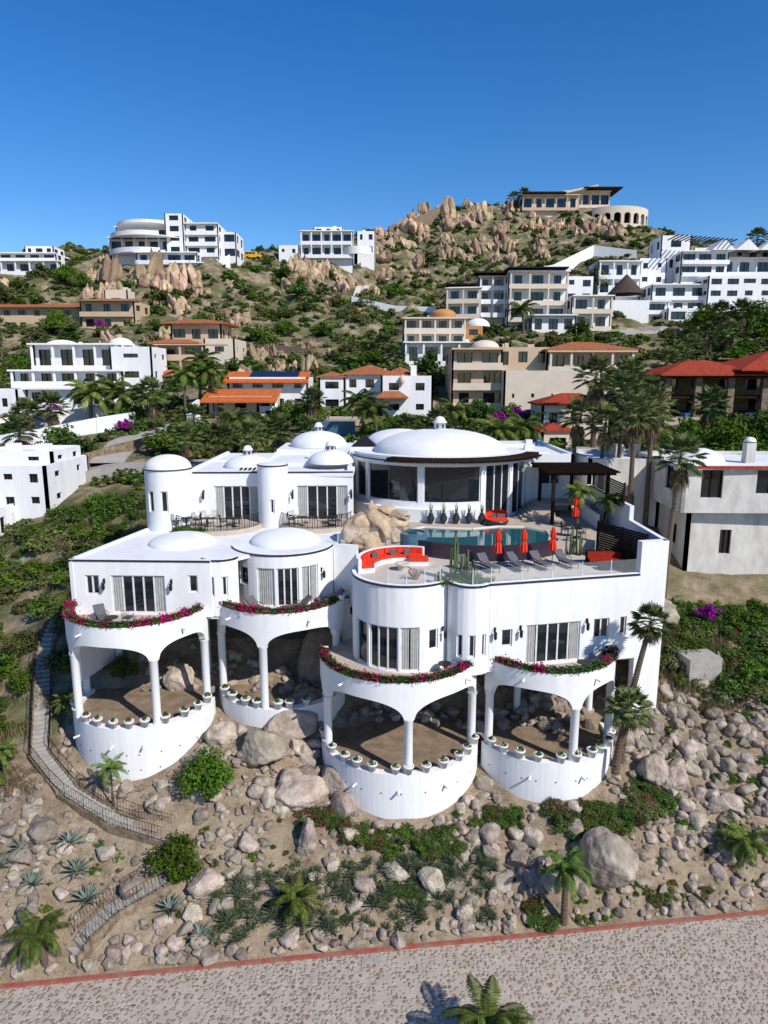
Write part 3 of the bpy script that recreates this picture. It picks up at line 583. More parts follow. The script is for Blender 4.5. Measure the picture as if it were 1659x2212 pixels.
hb(h,WHITE,-10.5,-6.2,113,8,-5.6,0,2,1,.5,.5); hb(h,WHITE,-6.4,1.8,114,10,-5.6,.4,2,3,.5,.5); hb(h,WHITE,-.5,7.6,109,10,-6.2,.2,2,2,.35,.4); hip(h,TILE,-6.4,1.8,114,124,.5,1.5); hip(h,TILE,-10.5,-6.4,113,121,.1,.8,.3); hip(h,TILE,.3,5,112,118,.3,1.3); hip(h,TILE,-1,3.4,106.8,109,-3,.9,.3)
h.p('chimney',WHITE).box(4.2,5.1,111,112,0,1.8); h.p('pot_finial',CREAM,True).lathe(2.8,108.6,[(.2,-1.1),(.5,-.6),(.4,0),(.15,.3)],12); h.done()
h=Obj('orange_roof_house')
hb(h,WHITE,-25.5,-12.4,115,9,-5.5,0,2,4,.5,.5); hb(h,CREAM,-27.5,-17,109,6,-6.5,-2.9,1,3,.6,.5)
tr=h.p('orange_tile_roof',mat('orange_tile',(.62,.16,.05),.8,.2,2,.6,5,stretch=(4,.3,.3)))
tr.add([(-26,113.6,-.7),(-12.2,113.6,-.7),(-12.2,119,.9),(-26,119,.9),(-26,113.6,-.95),(-12.2,113.6,-.95)],[(0,1,2,3),(0,4,5,1)])
tr.add([(-28,106.5,-3.6),(-16.3,106.5,-3.6),(-16.3,113.2,-1.9),(-28,113.2,-1.9),(-28,106.5,-3.85),(-16.3,106.5,-3.85)],[(0,1,2,3),(0,4,5,1)])
h.p('solar_panels',SOL).add([(-22,115.6,.08),(-14,115.6,.08),(-14,118.4,.95),(-22,118.4,.95)],[(0,1,2,3)])
hb(h,WHITE,-19.5,-14.5,108,3,-7,-4.4,1,1,.5,.5); h.done()
h=Obj('tan_tower_house')
hb(h,TAN,-44,-30,138,12,.5,6.3,2,3,.6,.6,balc=1.3,bm=TAN); hb(h,CREAM,-34.5,-28.6,136.5,12,.5,7.2,2,1,.3,.3); hb(h,TAN,-42,-32,141,9,6.3,10.3,1,3,.6,.5,ext=1); hip(h,TILE,-43,-31,140,151,10.4,1.1); hip(h,TILE,-44.5,-36,137,141,6.4,.8); hip(h,TILE,-45,-30,132.5,137,.3,1.0,.3); h.done()
h=Obj('ochre_hacienda')
hb(h,TAN,-105,-72,176,10,11,16.8,2,9,.45,.5); hb(h,TAN,-73,-60,173,12,11,18,2,3,.45,.5,balc=1); h.p('tile',TILE).add([(-106,174.5,16.6),(-72,174.5,16.6),(-72,186,18.4),(-106,186,18.4)],[(0,1,2,3)]); h.p('tile',TILE).add([(-73.5,171,17.8),(-59.5,171,17.8),(-59.5,186,19.8),(-73.5,186,19.8)],[(0,1,2,3)])
hb(h,CREAM,-72,-66,186,6,16,22,1,1,.4,.4); h.done()
h=Obj('white_terraced_villa')
hb(h,WHITE,-64,-48,130,10,1.2,6.0,1,4,.75,.6,balc=1.6); hb(h,WHITE,-66,-46.5,126,6,-1.6,1.3,1,5,.6,.6,balc=1.4); hb(h,WHITE,-62,-48,122,5,-5.4,-1.8,1,4,.4,.5,balc=1); hb(h,WHITE,-49,-41.5,127,9,-4,5.3,3,1,.35,.35); hb(h,WHITE,-80,-62,119,6,-6,-2,1,4,.35,.35)
domeon(h,-60,133,3,5.6,1.2); domeon(h,-49,133,2.2,5.8,1.4); h.done()
h=Obj('white_arch_house')
hb(h,WHITE,-46,-33.4,68,10,-13.2,-8.6,2,5,.3,.4); hb(h,WHITE,-42,-34,71,7,-9,-7.5,1,2,.3,.4,ext=.5); hb(h,WHITE,-46,-37,65,4,-16,-12.4,1,3,.4,.5); h.done()
h=Obj('weathered_white_house')
hb(h,WHITE2,24,38,55,12,-10.6,-7.0,1,3,.45,.7,ext=.2,rot=-.03); hb(h,WHITE2,25,38,56,10,-16,-10.5,1,2,.22,.4,ext=4); hb(h,WHITE2,18.4,25,62,9,-15,-7.2,1,1,.3,.3)
domeon(h,27.6,61,2.3,-7.4,1.3); h.p('chimney',WHITE2).box(31.4,32.2,60,60.8,-7.5,-5.6); domeon(h,31.8,60.4,.5,-5.5,.4); h.p('cornice',TILER).box(24,38,54.6,54.9,-7.15,-6.95)
h.p('round_pier',WHITE2,True).lathe(36,54,[(1.2,-18),(1.2,-9)],24); h.done(); FP.append((18,40,52,72))
def gwall(name,m,pts,h_,th=.4,dz=0):
    o=Obj(name); p=o.p('wall',m)
    for (x0,y0),(x1,y1) in zip(pts,pts[1:]):
        L_=math.hypot(x1-x0,y1-y0); k=max(1,int(L_/2)); dx,dy=(x1-x0)/L_,(y1-y0)/L_
        ha,hb_=H(x0,y0)+dz,H(x1,y1)+dz
        for i in range(k):
            a=i/k;b_=(i+1)/k; ax,ay,bx,by=x0+(x1-x0)*a,y0+(y1-y0)*a,x0+(x1-x0)*b_,y0+(y1-y0)*b_
            za,zb=ha+(hb_-ha)*a,ha+(hb_-ha)*b_; t_=[(-dy*th/2),(dx*th/2)]
            FP.append((ax-1,ax+1,ay-2,ay+.5))
            vs=[]
            for (x,y,z) in ((ax,ay,za),(bx,by,zb)):
                for s in (1,-1):
                    vs+=[(x+t_[0]*s,y+t_[1]*s,z-4),(x+t_[0]*s,y+t_[1]*s,z+h_)]
            p.add(vs,[(0,1,5,4),(2,6,7,3),(1,3,7,5),(0,2,3,1),(4,5,7,6)])
    o.done()
gwall('white_garden_wall',WHITE,[(-52,100),(-43,104),(-36,109)],2.6); gwall('white_garden_wall',WHITE,[(-58,92),(-47,93),(-40,97),(-36,101)],2.0); gwall('white_garden_wall',WHITE,[(-60,84),(-50,85),(-42,88)],1.6)
gwall('white_garden_wall',WHITE,[(-9,201),(3,197),(14,193)],1.6); gwall('white_garden_wall',WHITE,[(45,235),(58,250),(75,262),(88,255)],3.4)
gwall('stone_retaining_wall',STONE,[(-25,150),(-15,146),(-8,150)],1.5); gwall('stone_retaining_wall',STONE,[(2,300),(12,305),(24,312)],4,.8); gwall('stone_retaining_wall',STONE,[(-40,80),(-33,86),(-28,90)],1.5)
gwall('stone_stairway',CREAM,[(-8.5,205),(-7.6,220),(-6.5,235),(-5.8,245)],.8,1.6)
gwall('white_garden_wall',WHITE,[(-28,100),(-28,106)],3.); gwall('white_garden_wall',WHITE,[(-62,102),(-56,108),(-50,112)],2)
def ribbon(name,m,pts,wd,dz=.12):
    o=Obj(name); p=o.p('surface',m); L_=[]
    for (x0,y0),(x1,y1) in zip(pts,pts[1:]):
        k=max(1,int(math.hypot(x1-x0,y1-y0)/1.0)); L_+=[(x0+(x1-x0)*i/k,y0+(y1-y0)*i/k) for i in range(k)]
    L_.append(pts[-1]); vs=[]
    for i,(x,y) in enumerate(L_):
        a=L_[max(0,i-1)];b_=L_[min(len(L_)-1,i+1)]; d=math.hypot(b_[0]-a[0],b_[1]-a[1]); nx_,ny_=-(b_[1]-a[1])/d,(b_[0]-a[0])/d
        z=max(H(x,y),H(x+nx_*wd/2,y+ny_*wd/2),H(x-nx_*wd/2,y-ny_*wd/2))+dz
        vs+=[(x+nx_*wd/2,y+ny_*wd/2,z),(x-nx_*wd/2,y-ny_*wd/2,z),(x+nx_*wd/2,y+ny_*wd/2,z-1.5),(x-nx_*wd/2,y-ny_*wd/2,z-1.5)]
    k=len(L_); p.add(vs,[f for i in range(k-1) for f in ((i*4,i*4+1,i*4+5,i*4+4),(i*4,i*4+4,i*4+6,i*4+2),(i*4+1,i*4+3,i*4+7,i*4+5))]); o.done()
    for i in range(0,k,2): FP.append((L_[i][0]-wd*.6,L_[i][0]+wd*.6,L_[i][1]-wd*.6,L_[i][1]+wd*.6))
ribbon('upper_street',CONC,[(-60,76),(-40,79),(-28,80),(-10,79),(10,80),(30,84)],5); ribbon('driveway',CONC,[(-33,82),(-34,92),(-30,100),(-25,103)],4)
ribbon('hillside_street',CONC,[(55,176),(75,188),(95,196),(120,205)],7)
h=Obj('garden_pool'); h.p('basin',BLUET).box(-10,-4,96,97,-8,-6); h.p('water',WATER).box(-10,-4,97,102,-7,-6.1); h.p('deck',DECK).box(-13,-3,102,107,-7,-5.9); h.done(); FP.append((-13,-3,90,107))
h=Obj('yellow_van',(-46,240,H(-46,240)+.25)); p=h.p('body',YEL)
p.prism([(0,0),(5.6,0),(5.6,2.1),(0,2.1)],.45,1.35); p.add([(.1,.05,1.35),(4.6,.05,1.35),(4.6,2.05,1.35),(.1,2.05,1.35),(.25,.2,2.3),(3.9,.2,2.3),(3.9,1.9,2.3),(.25,1.9,2.3)],[(0,1,5,4),(1,2,6,5),(2,3,7,6),(3,0,4,7),(4,5,6,7)])
p=h.p('windows',GLASS)
for a in (.45,1.55,2.65): p.box(a,a+.95,.04,.16,1.45,2.05)
for x in (1.1,4.5):
    for y in (-.02,1.9): h.p('wheels',TYRE).tube([(x,y,.4),(x,y+.25,.4)],.4,14)
h.p('bumper',BLACK).box(5.6,5.7,.1,2,.5,.75); h.done(); FP.append((-47,-40,226,243))
# ---------------------------------------------------------------- rocks
def rockmesh(seed,sub=3,nm='rock',m=ROCK,el=(1,1,1),cuts=9,amp=.3,smooth=True,lo=.62):
    import bmesh
    r=random.Random(seed); bm=bmesh.new(); bmesh.ops.create_icosphere(bm,subdivisions=sub,radius=1)
    pl=[]
    for _ in range(cuts):
        v=Vector((r.gauss(0,1),r.gauss(0,1),r.gauss(0,1))).normalized(); pl.append((v,r.uniform(lo,.9)))
    for v in bm.verts:
        c=v.co; c*=1+amp*noise.noise(c*1.1+Vector((seed*3.1,0,0)))
        for nn,d in pl:
            t_=c.dot(nn)-d
            if t_>0: c-=nn*t_*.93
        c*=1+.07*noise.noise(c*3.5+Vector((seed,5,0)))+.03*noise.noise(c*9+Vector((seed,1,0)))
        v.co=Vector((c.x*el[0],c.y*el[1],c.z*el[2]))
    me=bpy.data.meshes.new(nm); bm.to_mesh(me); bm.free(); me.materials.append(m)
    me.polygons.foreach_set('use_smooth',[smooth]*len(me.polygons)); return me
ROCKS=[rockmesh(i,3,'rock',ROCK,(1,R.uniform(.65,1.1),R.uniform(.6,.95)),13,.35,True,.5) for i in range(12)]
def cragmesh(seed):
    r=random.Random(seed); V_=[];F_=[]
    for k in range(7):
        m_=rockmesh(seed*10+k,2,'tmp',ROCKT,(1,1,1),16,.3,False,.42)
        sx,sz=r.uniform(.3,.6),r.uniform(.5,1.1); rx,rz=r.uniform(-.3,.3),r.uniform(0,6); M=Matrix.Translation((r.uniform(-.7,.7),r.uniform(-.6,.6),sz*.5-.25))@Matrix.Rotation(rz,4,'Z')@Matrix.Rotation(rx,4,'X')@Matrix.Diagonal((sx,sx*r.uniform(.6,1),sz,1))
        o=len(V_); V_+=[tuple(M@v.co) for v in m_.vertices]; F_+=[tuple(i+o for i in p.vertices) for p in m_.polygons]; bpy.data.meshes.remove(m_)
    me=bpy.data.meshes.new('crag'); me.from_pydata(V_,[],F_); me.materials.append(ROCKT); return me
TROCKS=[cragmesh(20+i) for i in range(7)]
def infp(x,y,m=0):
    return any(a-m<x<b_+m and c-m<y<d+m for a,b_,c,d in FP)
def under(x,y):
    for cx,cy,r in ((1,41,5.3),(10.2,41.7,4.8),(-15.6,42.6,4.8),(-6.9,45,4.7)):
        if (x-cx)**2+(y-cy)**2<r*r: return True
    return -19.5<x<17 and y>46
slope=empty('slope_rocks')
STAIR=[(-24.6,50),(-24.2,46.5),(-22.4,42),(-21.3,39.3),(-18.4,36.6),(-15.2,35.3),(-11.6,34.5)]
STAIR2=[(-11.7,32.5),(-13.9,31.0),(-15.4,29.1)]
def nearst(x,y,d=1.0):
    for S in (STAIR,STAIR2):
        for a,b_ in zip(S,S[1:]):
            ax,ay=a;bx,by=b_; t_=max(0,min(1,((x-ax)*(bx-ax)+(y-ay)*(by-ay))/((bx-ax)**2+(by-ay)**2)))
            if math.hypot(x-ax-t_*(bx-ax),y-ay-t_*(by-ay))<d: return True
    return False
cnt=0
while cnt<2300:
    x=R.uniform(-24,27); y=R.uniform(kerb_y(x)+.4,kerb_y(x)+14)
    if under(x,y) or nearst(x,y): continue
    dens=.28+.72*(noise.noise(Vector((x*.28,y*.4,2)))>-.08)
    if x>14: dens=.9
    if x<-21 and y>40: dens=.05
    if R.random()>dens: continue
    s=.06+abs(R.gauss(0,.20)) if R.random()<.92 else R.uniform(.35,.75)
    s=min(s,.75); inst(slope,R.choice(ROCKS),(x,y,H(x,y)+s*.12),s,(R.uniform(-.5,.5),R.uniform(-.5,.5),R.uniform(0,6.3))); cnt+=1
for i in range(95):
    x=-16+i*.42+R.uniform(-.1,.1); y=kerb_y(x)+R.uniform(.4,.95); s=R.uniform(.16,.40)
    if R.random()<.85: inst(slope,R.choice(ROCKS),(x,y,H(x,y)+s*.3),s,(R.uniform(-.3,.3),R.uniform(-.3,.3),R.uniform(0,6)))
for i in range(75):
    x=R.uniform(-7,-2); y=R.uniform(36.5,45)
    if under(x,y): continue
    s=R.uniform(.3,1.0); inst(slope,R.choice(ROCKS),(x,y,H(x,y)+s*.2),s,(R.uniform(-.5,.5),R.uniform(-.5,.5),R.uniform(0,6)))
for i in range(230):
    x=R.uniform(-3,14); y=R.uniform(42.5 if x<4 else 41.5,49); s=R.uniform(.15,.7); inst(slope,R.choice(ROCKS),(x,y,max(H(x,y),-22.5)+s*.15),s,(R.uniform(-.5,.5),R.uniform(-.5,.5),R.uniform(0,6)))
for i in range(80):
    x=R.uniform(-18.5,-4); y=R.uniform(43.5,48); s=R.uniform(.12,.6); inst(slope,R.choice(ROCKS),(x,y,max(H(x,y),-20.8)+s*.15),s,(R.uniform(-.5,.5),R.uniform(-.5,.5),R.uniform(0,6)))
for i in range(170):
    x=R.uniform(15.5,27); y=R.uniform(36,45); s=R.uniform(.25,.75); inst(slope,R.choice(ROCKS),(x,y,H(x,y)+s*.15),s,(R.uniform(-.5,.5),R.uniform(-.5,.5),R.uniform(0,6)))
def boulder(x,y,s,el,seed,dz=.3,m=ROCK,cuts=6,amp=.25):
    me=rockmesh(seed,5,'boulder',m,el,cuts,amp); inst(None,me,(x,y,H(x,y)+s*dz),s,(0,0,R.uniform(0,6)),'boulder')
boulder(12.4,33.9,1.62,(1,.95,1.05),51,.6,cuts=3,amp=.12); boulder(-4.4,45.8,2.0,(.9,.8,1.3),52,.6); boulder(-14,44.5,1.1,(1,.9,1.1),53,.5); boulder(-9.9,40.2,1.1,(1.1,.7,.9),54,.2); boulder(-4.2,34.6,.9,(.6,.7,1.4),55,.3)
boulder(20.5,49.5,1.6,(1.1,.9,.8),56,.5); boulder(-18.6,34.0,.8,(1,1,.9),57); boulder(2.6,32.9,.75,(1.1,.8,1),58); boulder(16.5,38.6,1.2,(.8,.8,1),59,.3); boulder(17.8,38.4,1.0,(1.3,.8,.7),60,.3); boulder(-6,41,1.5,(.9,1.2,.9),61,.1); boulder(-3,38.2,1.2,(1.2,1,.8),62,.1); boulder(-9.5,32.4,.9,(1.2,.8,.9),63,.3)
boulder(-7.6,39.2,1.5,(1.2,1,.8),64,.1); boulder(-5.0,37.4,1.4,(1,1.2,.7),65,.1); boulder(-4.9,42.5,1.5,(1,1,1.1),66,.1); boulder(.6,33.4,.6,(1.3,.8,.8),67); boulder(9.2,33.4,.7,(1,.9,1),68); boulder(7.5,34.3,.6,(1.2,.9,.8),69); boulder(-13.2,32.0,.7,(1,.8,.9),70); boulder(4.2,31.9,.6,(.9,.8,1),71)
o=Obj('concrete_block'); o.p('b',CONC).box(20.9,23.3,45,46.8,-21.5,-19.1,.15); o.done()
pr=empty('poolside_rockery')
for x,y,z,s,el in ((-1.5,48.2,-10.6,1.3,(1.2,.9,.9)),(-.3,48.0,-10.5,1.3,(1,1,1.0)),(.7,47.6,-10.9,1.0,(1.2,.8,.7)),(-2.1,47.5,-11.2,1.0,(1,.8,1)),(-.6,47.2,-11.3,1.1,(1.4,.7,.7)),(.9,48.6,-9.6,.9,(1.5,.8,.35)),(-.9,48.8,-9.5,.7,(.8,.8,1.1)),(.2,48.7,-9.3,.6,(1.3,.8,.6)),(1.0,47.9,-10.2,.8,(1.1,.8,.6))):
    inst(pr,rockmesh(int(100+x*7+y),4,'rock',ROCKP,el,8,.4),(x,y,z),s,(0,0,R.uniform(0,6)))
crag=empty('rocky_crags')
def crags(x0,x1,y0,y1,nn,s0,s1,zs=1.5):
    for _ in range(nn):
        x=R.uniform(x0,x1);y=R.uniform(y0,y1)
        if infp(x,y,1): continue
        if noise.noise(Vector((x*.08,y*.08,11)))<-.05: continue
        s=R.uniform(s0,s1)*(.6+.8*R.random()); inst(crag,R.choice(TROCKS),(x,y,H(x,y)+s*.05),(s,s,s*R.uniform(.8,zs)),(R.uniform(-.25,.25),R.uniform(-.25,.25),R.uniform(0,6.3)))
crags(10,42,288,326,130,1.8,4.4,1.4); crags(45,100,280,318,120,1.2,3.4,1.3); crags(-4,14,250,300,70,1.5,3.6,1.3); crags(20,60,262,290,45,1.2,3.2,1.6); crags(-84,-50,196,219,105,1.4,3.4,1.8); crags(-30,-8,215,252,75,1.4,3.2,1.7)
crags(-28,-10,125,150,55,1,2); crags(-60,-30,150,200,35,1,2.6); crags(-20,60,190,280,60,.8,2.6); crags(-120,-85,205,245,25,1,2.3)
crags(55,75,286,300,35,1.2,3)
# ---------------------------------------------------------------- vegetation meshes
def leafmesh(nm,m,n,rx,rz,ls,clumps,seed,stem=False,asp=1.7):
    rg=np.random.RandomState(seed)
    c=rg.normal(size=(clumps,3)); c/=np.linalg.norm(c,axis=1)[:,None]; c*=(rg.uniform(.35,.95,(clumps,1))); c[:,2]=np.abs(c[:,2])*1.0-.1
    cr=rg.uniform(.18,.38,clumps)
    idx=rg.randint(0,clumps,n); d=rg.normal(size=(n,3)); d/=np.linalg.norm(d,axis=1)[:,None]
    pos=c[idx]+d*(cr[idx]*rg.uniform(.6,1.1,n))[:,None]; pos[:,2]=np.maximum(pos[:,2],-.15)
    pos*=np.array([rx,rx,rz])
    a=rg.normal(size=(n,3)); a/=np.linalg.norm(a,axis=1)[:,None]; nn=d+rg.normal(size=(n,3))*.5+np.array([0,0,.4]); b=np.cross(nn,a); b/=np.linalg.norm(b,axis=1)[:,None]; a=np.cross(b,nn); a/=np.linalg.norm(a,axis=1)[:,None]
    s=(ls*rg.uniform(.6,1.3,n))[:,None]
    q=np.stack([pos-a*s*asp/2,pos+b*s/2,pos+a*s*asp/2,pos-b*s/2],1).reshape(-1,3)
    me=bpy.data.meshes.new(nm); me.from_pydata(q.tolist(),[],np.arange(4*n).reshape(-1,4).tolist()); me.materials.append(m); return me
SH=[leafmesh('shrub_leaves',m,380,1,.85,.20,14,i) for i,m in enumerate((LEAF,LEAFO,LEAFO,LEAF,LEAFB))]
SHD=[leafmesh('dry_shrub',LEAFD,300,1,.7,.16,12,11)]
NSH=[leafmesh('bush_leaves',m,2600,1,.85,.08,26,30+i) for i,m in enumerate((LEAF,LEAFB,LEAFO))]
BG=leafmesh('flower_bracts',BOUG,260,1.03,.9,.07,30,44); BGP=leafmesh('purple_flowers',BOUGP,1100,1.03,.9,.13,20,45)
DBIG=leafmesh('tree_leaves',LEAF,5000,1,.9,.062,34,50); DBIG2=leafmesh('tree_leaves',LEAFB,5000,1,.9,.062,34,51)
MID=[leafmesh('tree_leaves',LEAF,1400,1,.9,.11,26,60),leafmesh('tree_leaves',LEAFO,1400,1,.9,.11,26,61),leafmesh('tree_leaves',LEAFB,1400,1,.9,.11,26,62)]
def grass(nm,m,n,hh,seed,spread=.5):
    r=random.Random(seed); p=Part(nm,m)
    for _ in range(n):
        x,y=r.gauss(0,spread/2),r.gauss(0,spread/2); a=r.uniform(0,6.3); l_=hh*r.uniform(.5,1.1); t_=r.uniform(.1,.5)*l_; w_=.02
        p.add([(x-w_*sin(a),y+w_*cos(a),0),(x+w_*sin(a),y-w_*cos(a),0),(x+t_*cos(a),y+t_*sin(a),l_)],[(0,1,2)])
    return p.mesh(nm)
GR=grass('dry_grass',LEAFD,200,.7,3,1.0)
def rosette(nm,m,n,L_,wd,seed,up=.6):
    r=random.Random(seed); p=Part(nm,m)
    for i in range(n):
        a=i*2.4; e=rad(15+60*((i/n)))*up*1.3; l_=L_*r.uniform(.8,1.1); ca,sa=cos(a),sin(a); ce,se=cos(e),sin(e)
        pts=[]
        for t_,ww,dr in ((0,.6,0),(.4,1,.0),(.75,.6,-.02),(1,.03,-.06)):
            x=l_*t_*ce; z=l_*t_*se+dr*l_; pts+=[(x*ca-ww*wd*sa,x*sa+ww*wd*ca,z+.02+ww*wd*.5),(x*ca,x*sa,z),(x*ca+ww*wd*sa,x*sa-ww*wd*ca,z+.02+ww*wd*.5)]
        p.add(pts,[(j*3+k,j*3+k+1,j*3+k+4,j*3+k+3) for j in range(3) for k in (0,1)])
    return p.mesh(nm)
AG=rosette('agave_plant',AGV,30,.62,.045,1); AL=rosette('aloe_plant',AGV2,34,.38,.022,2,.75); AG3=rosette('yucca_plant',AGV2,60,.7,.02,3,.9)
def fan_crown(seed,nf=30,dry=12):
    r=random.Random(seed); p=Part('fronds',PALMB); q=Part('dry_skirt',THATCH)
    for i in range(nf+dry):
        part=p if i<nf else q
        az=i*2.399+r.uniform(-.2,.2); el=rad(80-115*(i/nf)) if i<nf else rad(-50-30*r.random())
        L_=.9*r.uniform(.85,1.1) if i<nf else .6
        d=Vector((cos(az)*cos(el),sin(az)*cos(el),sin(el))); side=Vector((-sin(az),cos(az),0)); base=d*L_+Vector((0,0,-.1*L_*cos(el)))
        part.add([side*.02,-side*.02,base-side*.02,base+side*.02],[(0,1,2,3)])
        k=13
        for j in range(k):
            t_=(j/(k-1)-.5)*rad(190); dd=(d*cos(t_)+side*sin(t_)).normalized(); l_=.85*(1-.25*abs(t_)/1.6)*r.uniform(.85,1.1)
            w_=Vector(dd).cross(Vector(d).cross(side)).normalized()*.05
            m_=base+dd*l_*.55; e=base+dd*l_+Vector((0,0,-.22*l_))
            part.add([base-w_*.3,base+w_*.3,m_+w_,e,m_-w_],[(0,1,2,3,4)])
    return p,q
def pin_crown(seed,nf=18,Lf=2.2,up=65,leaf=.55):
    r=random.Random(seed); p=Part('fronds',PALML)
    for i in range(nf):
        az=i*2.399+r.uniform(-.2,.2); el=rad(up-85*(i/nf)+r.uniform(-6,6)); L_=Lf*r.uniform(.85,1.1)
        pos=Vector((0,0,0)); N=20; side=Vector((-sin(az),cos(az),0)); pts=[]
        for j in range(N+1):
            e=el-rad(80)*(j/N)**1.3; dv=Vector((cos(az)*cos(e),sin(az)*cos(e),sin(e))); pts.append((pos.copy(),dv)); pos+=dv*(L_/N)
        p.tube([q_[0] for q_ in pts[::4]],.025,3,.006)
        for j in range(2,N+1):
            o_,dv=pts[j]; t_=j/N; l_=leaf*(math.sin(pi*(.12+.85*t_))**.6)
            for s in (-1,1):
                for hh_ in (0,.5):
                    b0=o_-dv*(L_/N)*hh_
                    dd=(side*s*.85+dv*.55+Vector((0,0,-.35-.2*r.random()))).normalized(); w_=dv*.028
                    m_=b0+dd*l_*.5+Vector((0,0,.03)); p.add([b0-w_*.5,b0+w_*.5,m_+w_,b0+dd*l_+Vector((0,0,-.12*l_)),m_-w_],[(0,1,2,3,4)])
    return p
FC=[]
for i in range(3):
    a,b_=fan_crown(i); FC.append((a.mesh(),b_.mesh()))
PC=[pin_crown(i).mesh('fronds') for i in range(3)]
def palm(x,y,zt,kind='fan',s=1,zb=None,lean=(0,0),tr=.17):
    zb=H(x,y)-.2 if zb is None else zb
    e=empty('palm_tree'); t_=Part('trunk',BARK,False); N=14
    bx,by=x-lean[0],y-lean[1]; pts=[(bx+(x-bx)*(i/N)**1.6,by+(y-by)*(i/N)**1.6,zb+(zt-zb)*i/N) for i in range(N+1)]
    t_.tube(pts,tr*1.35*s,9,tr*.8*s)
    for i in range(1,int((zt-zb)/.22)):
        f=i*.22/(zt-zb); xx=bx+(x-bx)*f**1.6; yy=by+(y-by)*f**1.6; rr=(tr*1.35+(tr*.8-tr*1.35)*f)*s
        t_.lathe(xx,yy,[(rr*.98,zb+i*.22-.04),(rr*1.1,zb+i*.22+.03),(rr*.98,zb+i*.22+.05)],9)
    o=bpy.data.objects.new('trunk',t_.mesh()); scene.collection.objects.link(o); o.parent=e
    if kind=='fan':
        a,b_=R.choice(FC); rz=R.uniform(0,6); inst(e,a,(x,y,zt),s,(0,0,rz)); inst(e,b_,(x,y,zt-.1),(s*.8,s*.8,s*1.4) if s>1.2 else s,(0,0,rz))
    else: inst(e,R.choice(PC),(x,y,zt),s,(0,0,R.uniform(0,6)))
palm(15.7,38.8,-14.2,'fan',.85,-23.2,(1.2,-.1),.2); palm(14.5,38.1,-19.2,'fan',.95,-23.4,(.6,.1),.2)
palm(9.5,32,-25.1,'pin',.75,None,(0,.1),.2); palm(-4.5,31.5,-26.4,'pin',.7,None,(.2,0),.15); palm(20.4,34.9,-25.7,'pin',.8,None,(.2,0),.2); palm(-16.8,29,-26.4,'pin',.75,None,(-.3,0),.18)
palm(4.4,24.6,-26.7,'pin',1.0,-28.6); palm(-15.7,36.3,-22.0,'pin',.5,None,(0,0),.1); palm(-20.5,41.8,-20.6,'pin',.5,None,(0,0),.1); palm(-22.6,37.6,-21.6,'pin',.5,None,(0,0),.1)
palm(14.6,51,-8.4,'pin',.7,-11.2,(.1,0),.12); palm(16.4,50,-8.9,'pin',.6,-11.2,(.1,0),.12)
for x,y,z,s in ((22.3,52,-5.9,1.3),(21.5,60,-3.0,1.4),(23.8,62,-2.6,1.4),(20.0,63,-4.0,1.3),(18.3,66,-3.6,1.3),(22.6,66,-1.2,1.3),(25.5,85,0,1.9),(31,90,.2,1.7),(25.5,66,-4,1.3)):
    palm(x,y,z,'fan',s,None,(R.uniform(-.5,.8),0),.14)
for x,y,z,s,k in ((-29,113,2.6,1.7,'pin'),(-27.5,111,1.0,1.7,'pin'),(-31,110,.5,1.6,'pin'),(-40,104,-1.6,1.8,'pin'),(-42,101,-2.4,1.9,'pin'),(-38,103,-2.6,1.8,'pin'),(-44.5,106,-2.0,1.7,'pin'),(-35,104,-3.5,1.6,'pin'),(-46.5,98,-4,1.6,'fan'),(-33.5,101,-2.2,1.7,'fan'),
    (-3.2,95,-3.2,1.6,'pin'),(-1.5,93,-4.2,1.5,'pin'),(-9.8,97,-3,1.3,'fan'),(-17.6,75,-6.4,1.4,'fan'),(-14.8,77,-6.2,1.3,'fan'),(-22.5,79,-6.7,1.4,'fan'),(-12,79,-5.9,1.4,'fan'),(-9,83,-6.2,1.4,'fan'),(12.4,75,-5.6,1.5,'pin'),(15.5,78,-5.4,1.5,'pin'),(9.6,97,-4.4,1.4,'pin'),
    (-12,150,5,1.6,'fan'),(-8,148,4.6,1.7,'fan'),(-4,150,5.4,1.8,'fan'),(0,148,6.6,1.8,'fan'),(-15,146,3.5,1.5,'fan'),(2,142,4.4,1.6,'fan'),(-10,143,3.2,1.5,'fan'),(-6,140,3.0,1.5,'pin'),(21,155,10.2,1.8,'fan'),(33,172,16,2,'pin'),(19,140,6,1.6,'fan'),(24,142,5.5,1.6,'fan'),
    (-108,190,24,2,'fan'),(-112,188,23,2,'fan'),(-100,188,21,1.8,'fan'),(-84,150,12,1.8,'fan'),(-80,148,10,1.7,'fan'),(-77,140,7,1.7,'fan'),(60,140,7.5,1.8,'fan'),(64,142,8.3,1.8,'fan'),(70,145,9,1.8,'fan'),(57,132,5.5,1.7,'fan'),(75,160,14,2,'fan'),(82,165,15,2,'fan'),(112,220,41,2.2,'fan'),(60,318,77,2,'fan'),(56,320,76,2,'fan'),
    (35,100,0,1.7,'fan'),(33,102,-1,1.5,'fan'),(36.5,96,-2,1.7,'fan'),(-50,98,-4.8,1.5,'fan'),(-53,104,-5,1.4,'fan'),(-25,92,-5.2,1.4,'fan'),(-20,94,-5.4,1.3,'pin'),(48,120,2.5,1.8,'fan'),(52,126,3.5,1.8,'fan'),(-62,88,-4.6,1.7,'fan'),(-44,84,-6.4,1.5,'fan'),(-28,86,-6.6,1.4,'fan'),(39,84,-3.2,1.6,'fan'),(7,90,-5.4,1.3,'fan'),(3,87,-6,1.2,'fan')):
    palm(x,y,z,k,s,None,(R.uniform(-.8,.8),0),.12)
hv=empty('hillside_shrubs')
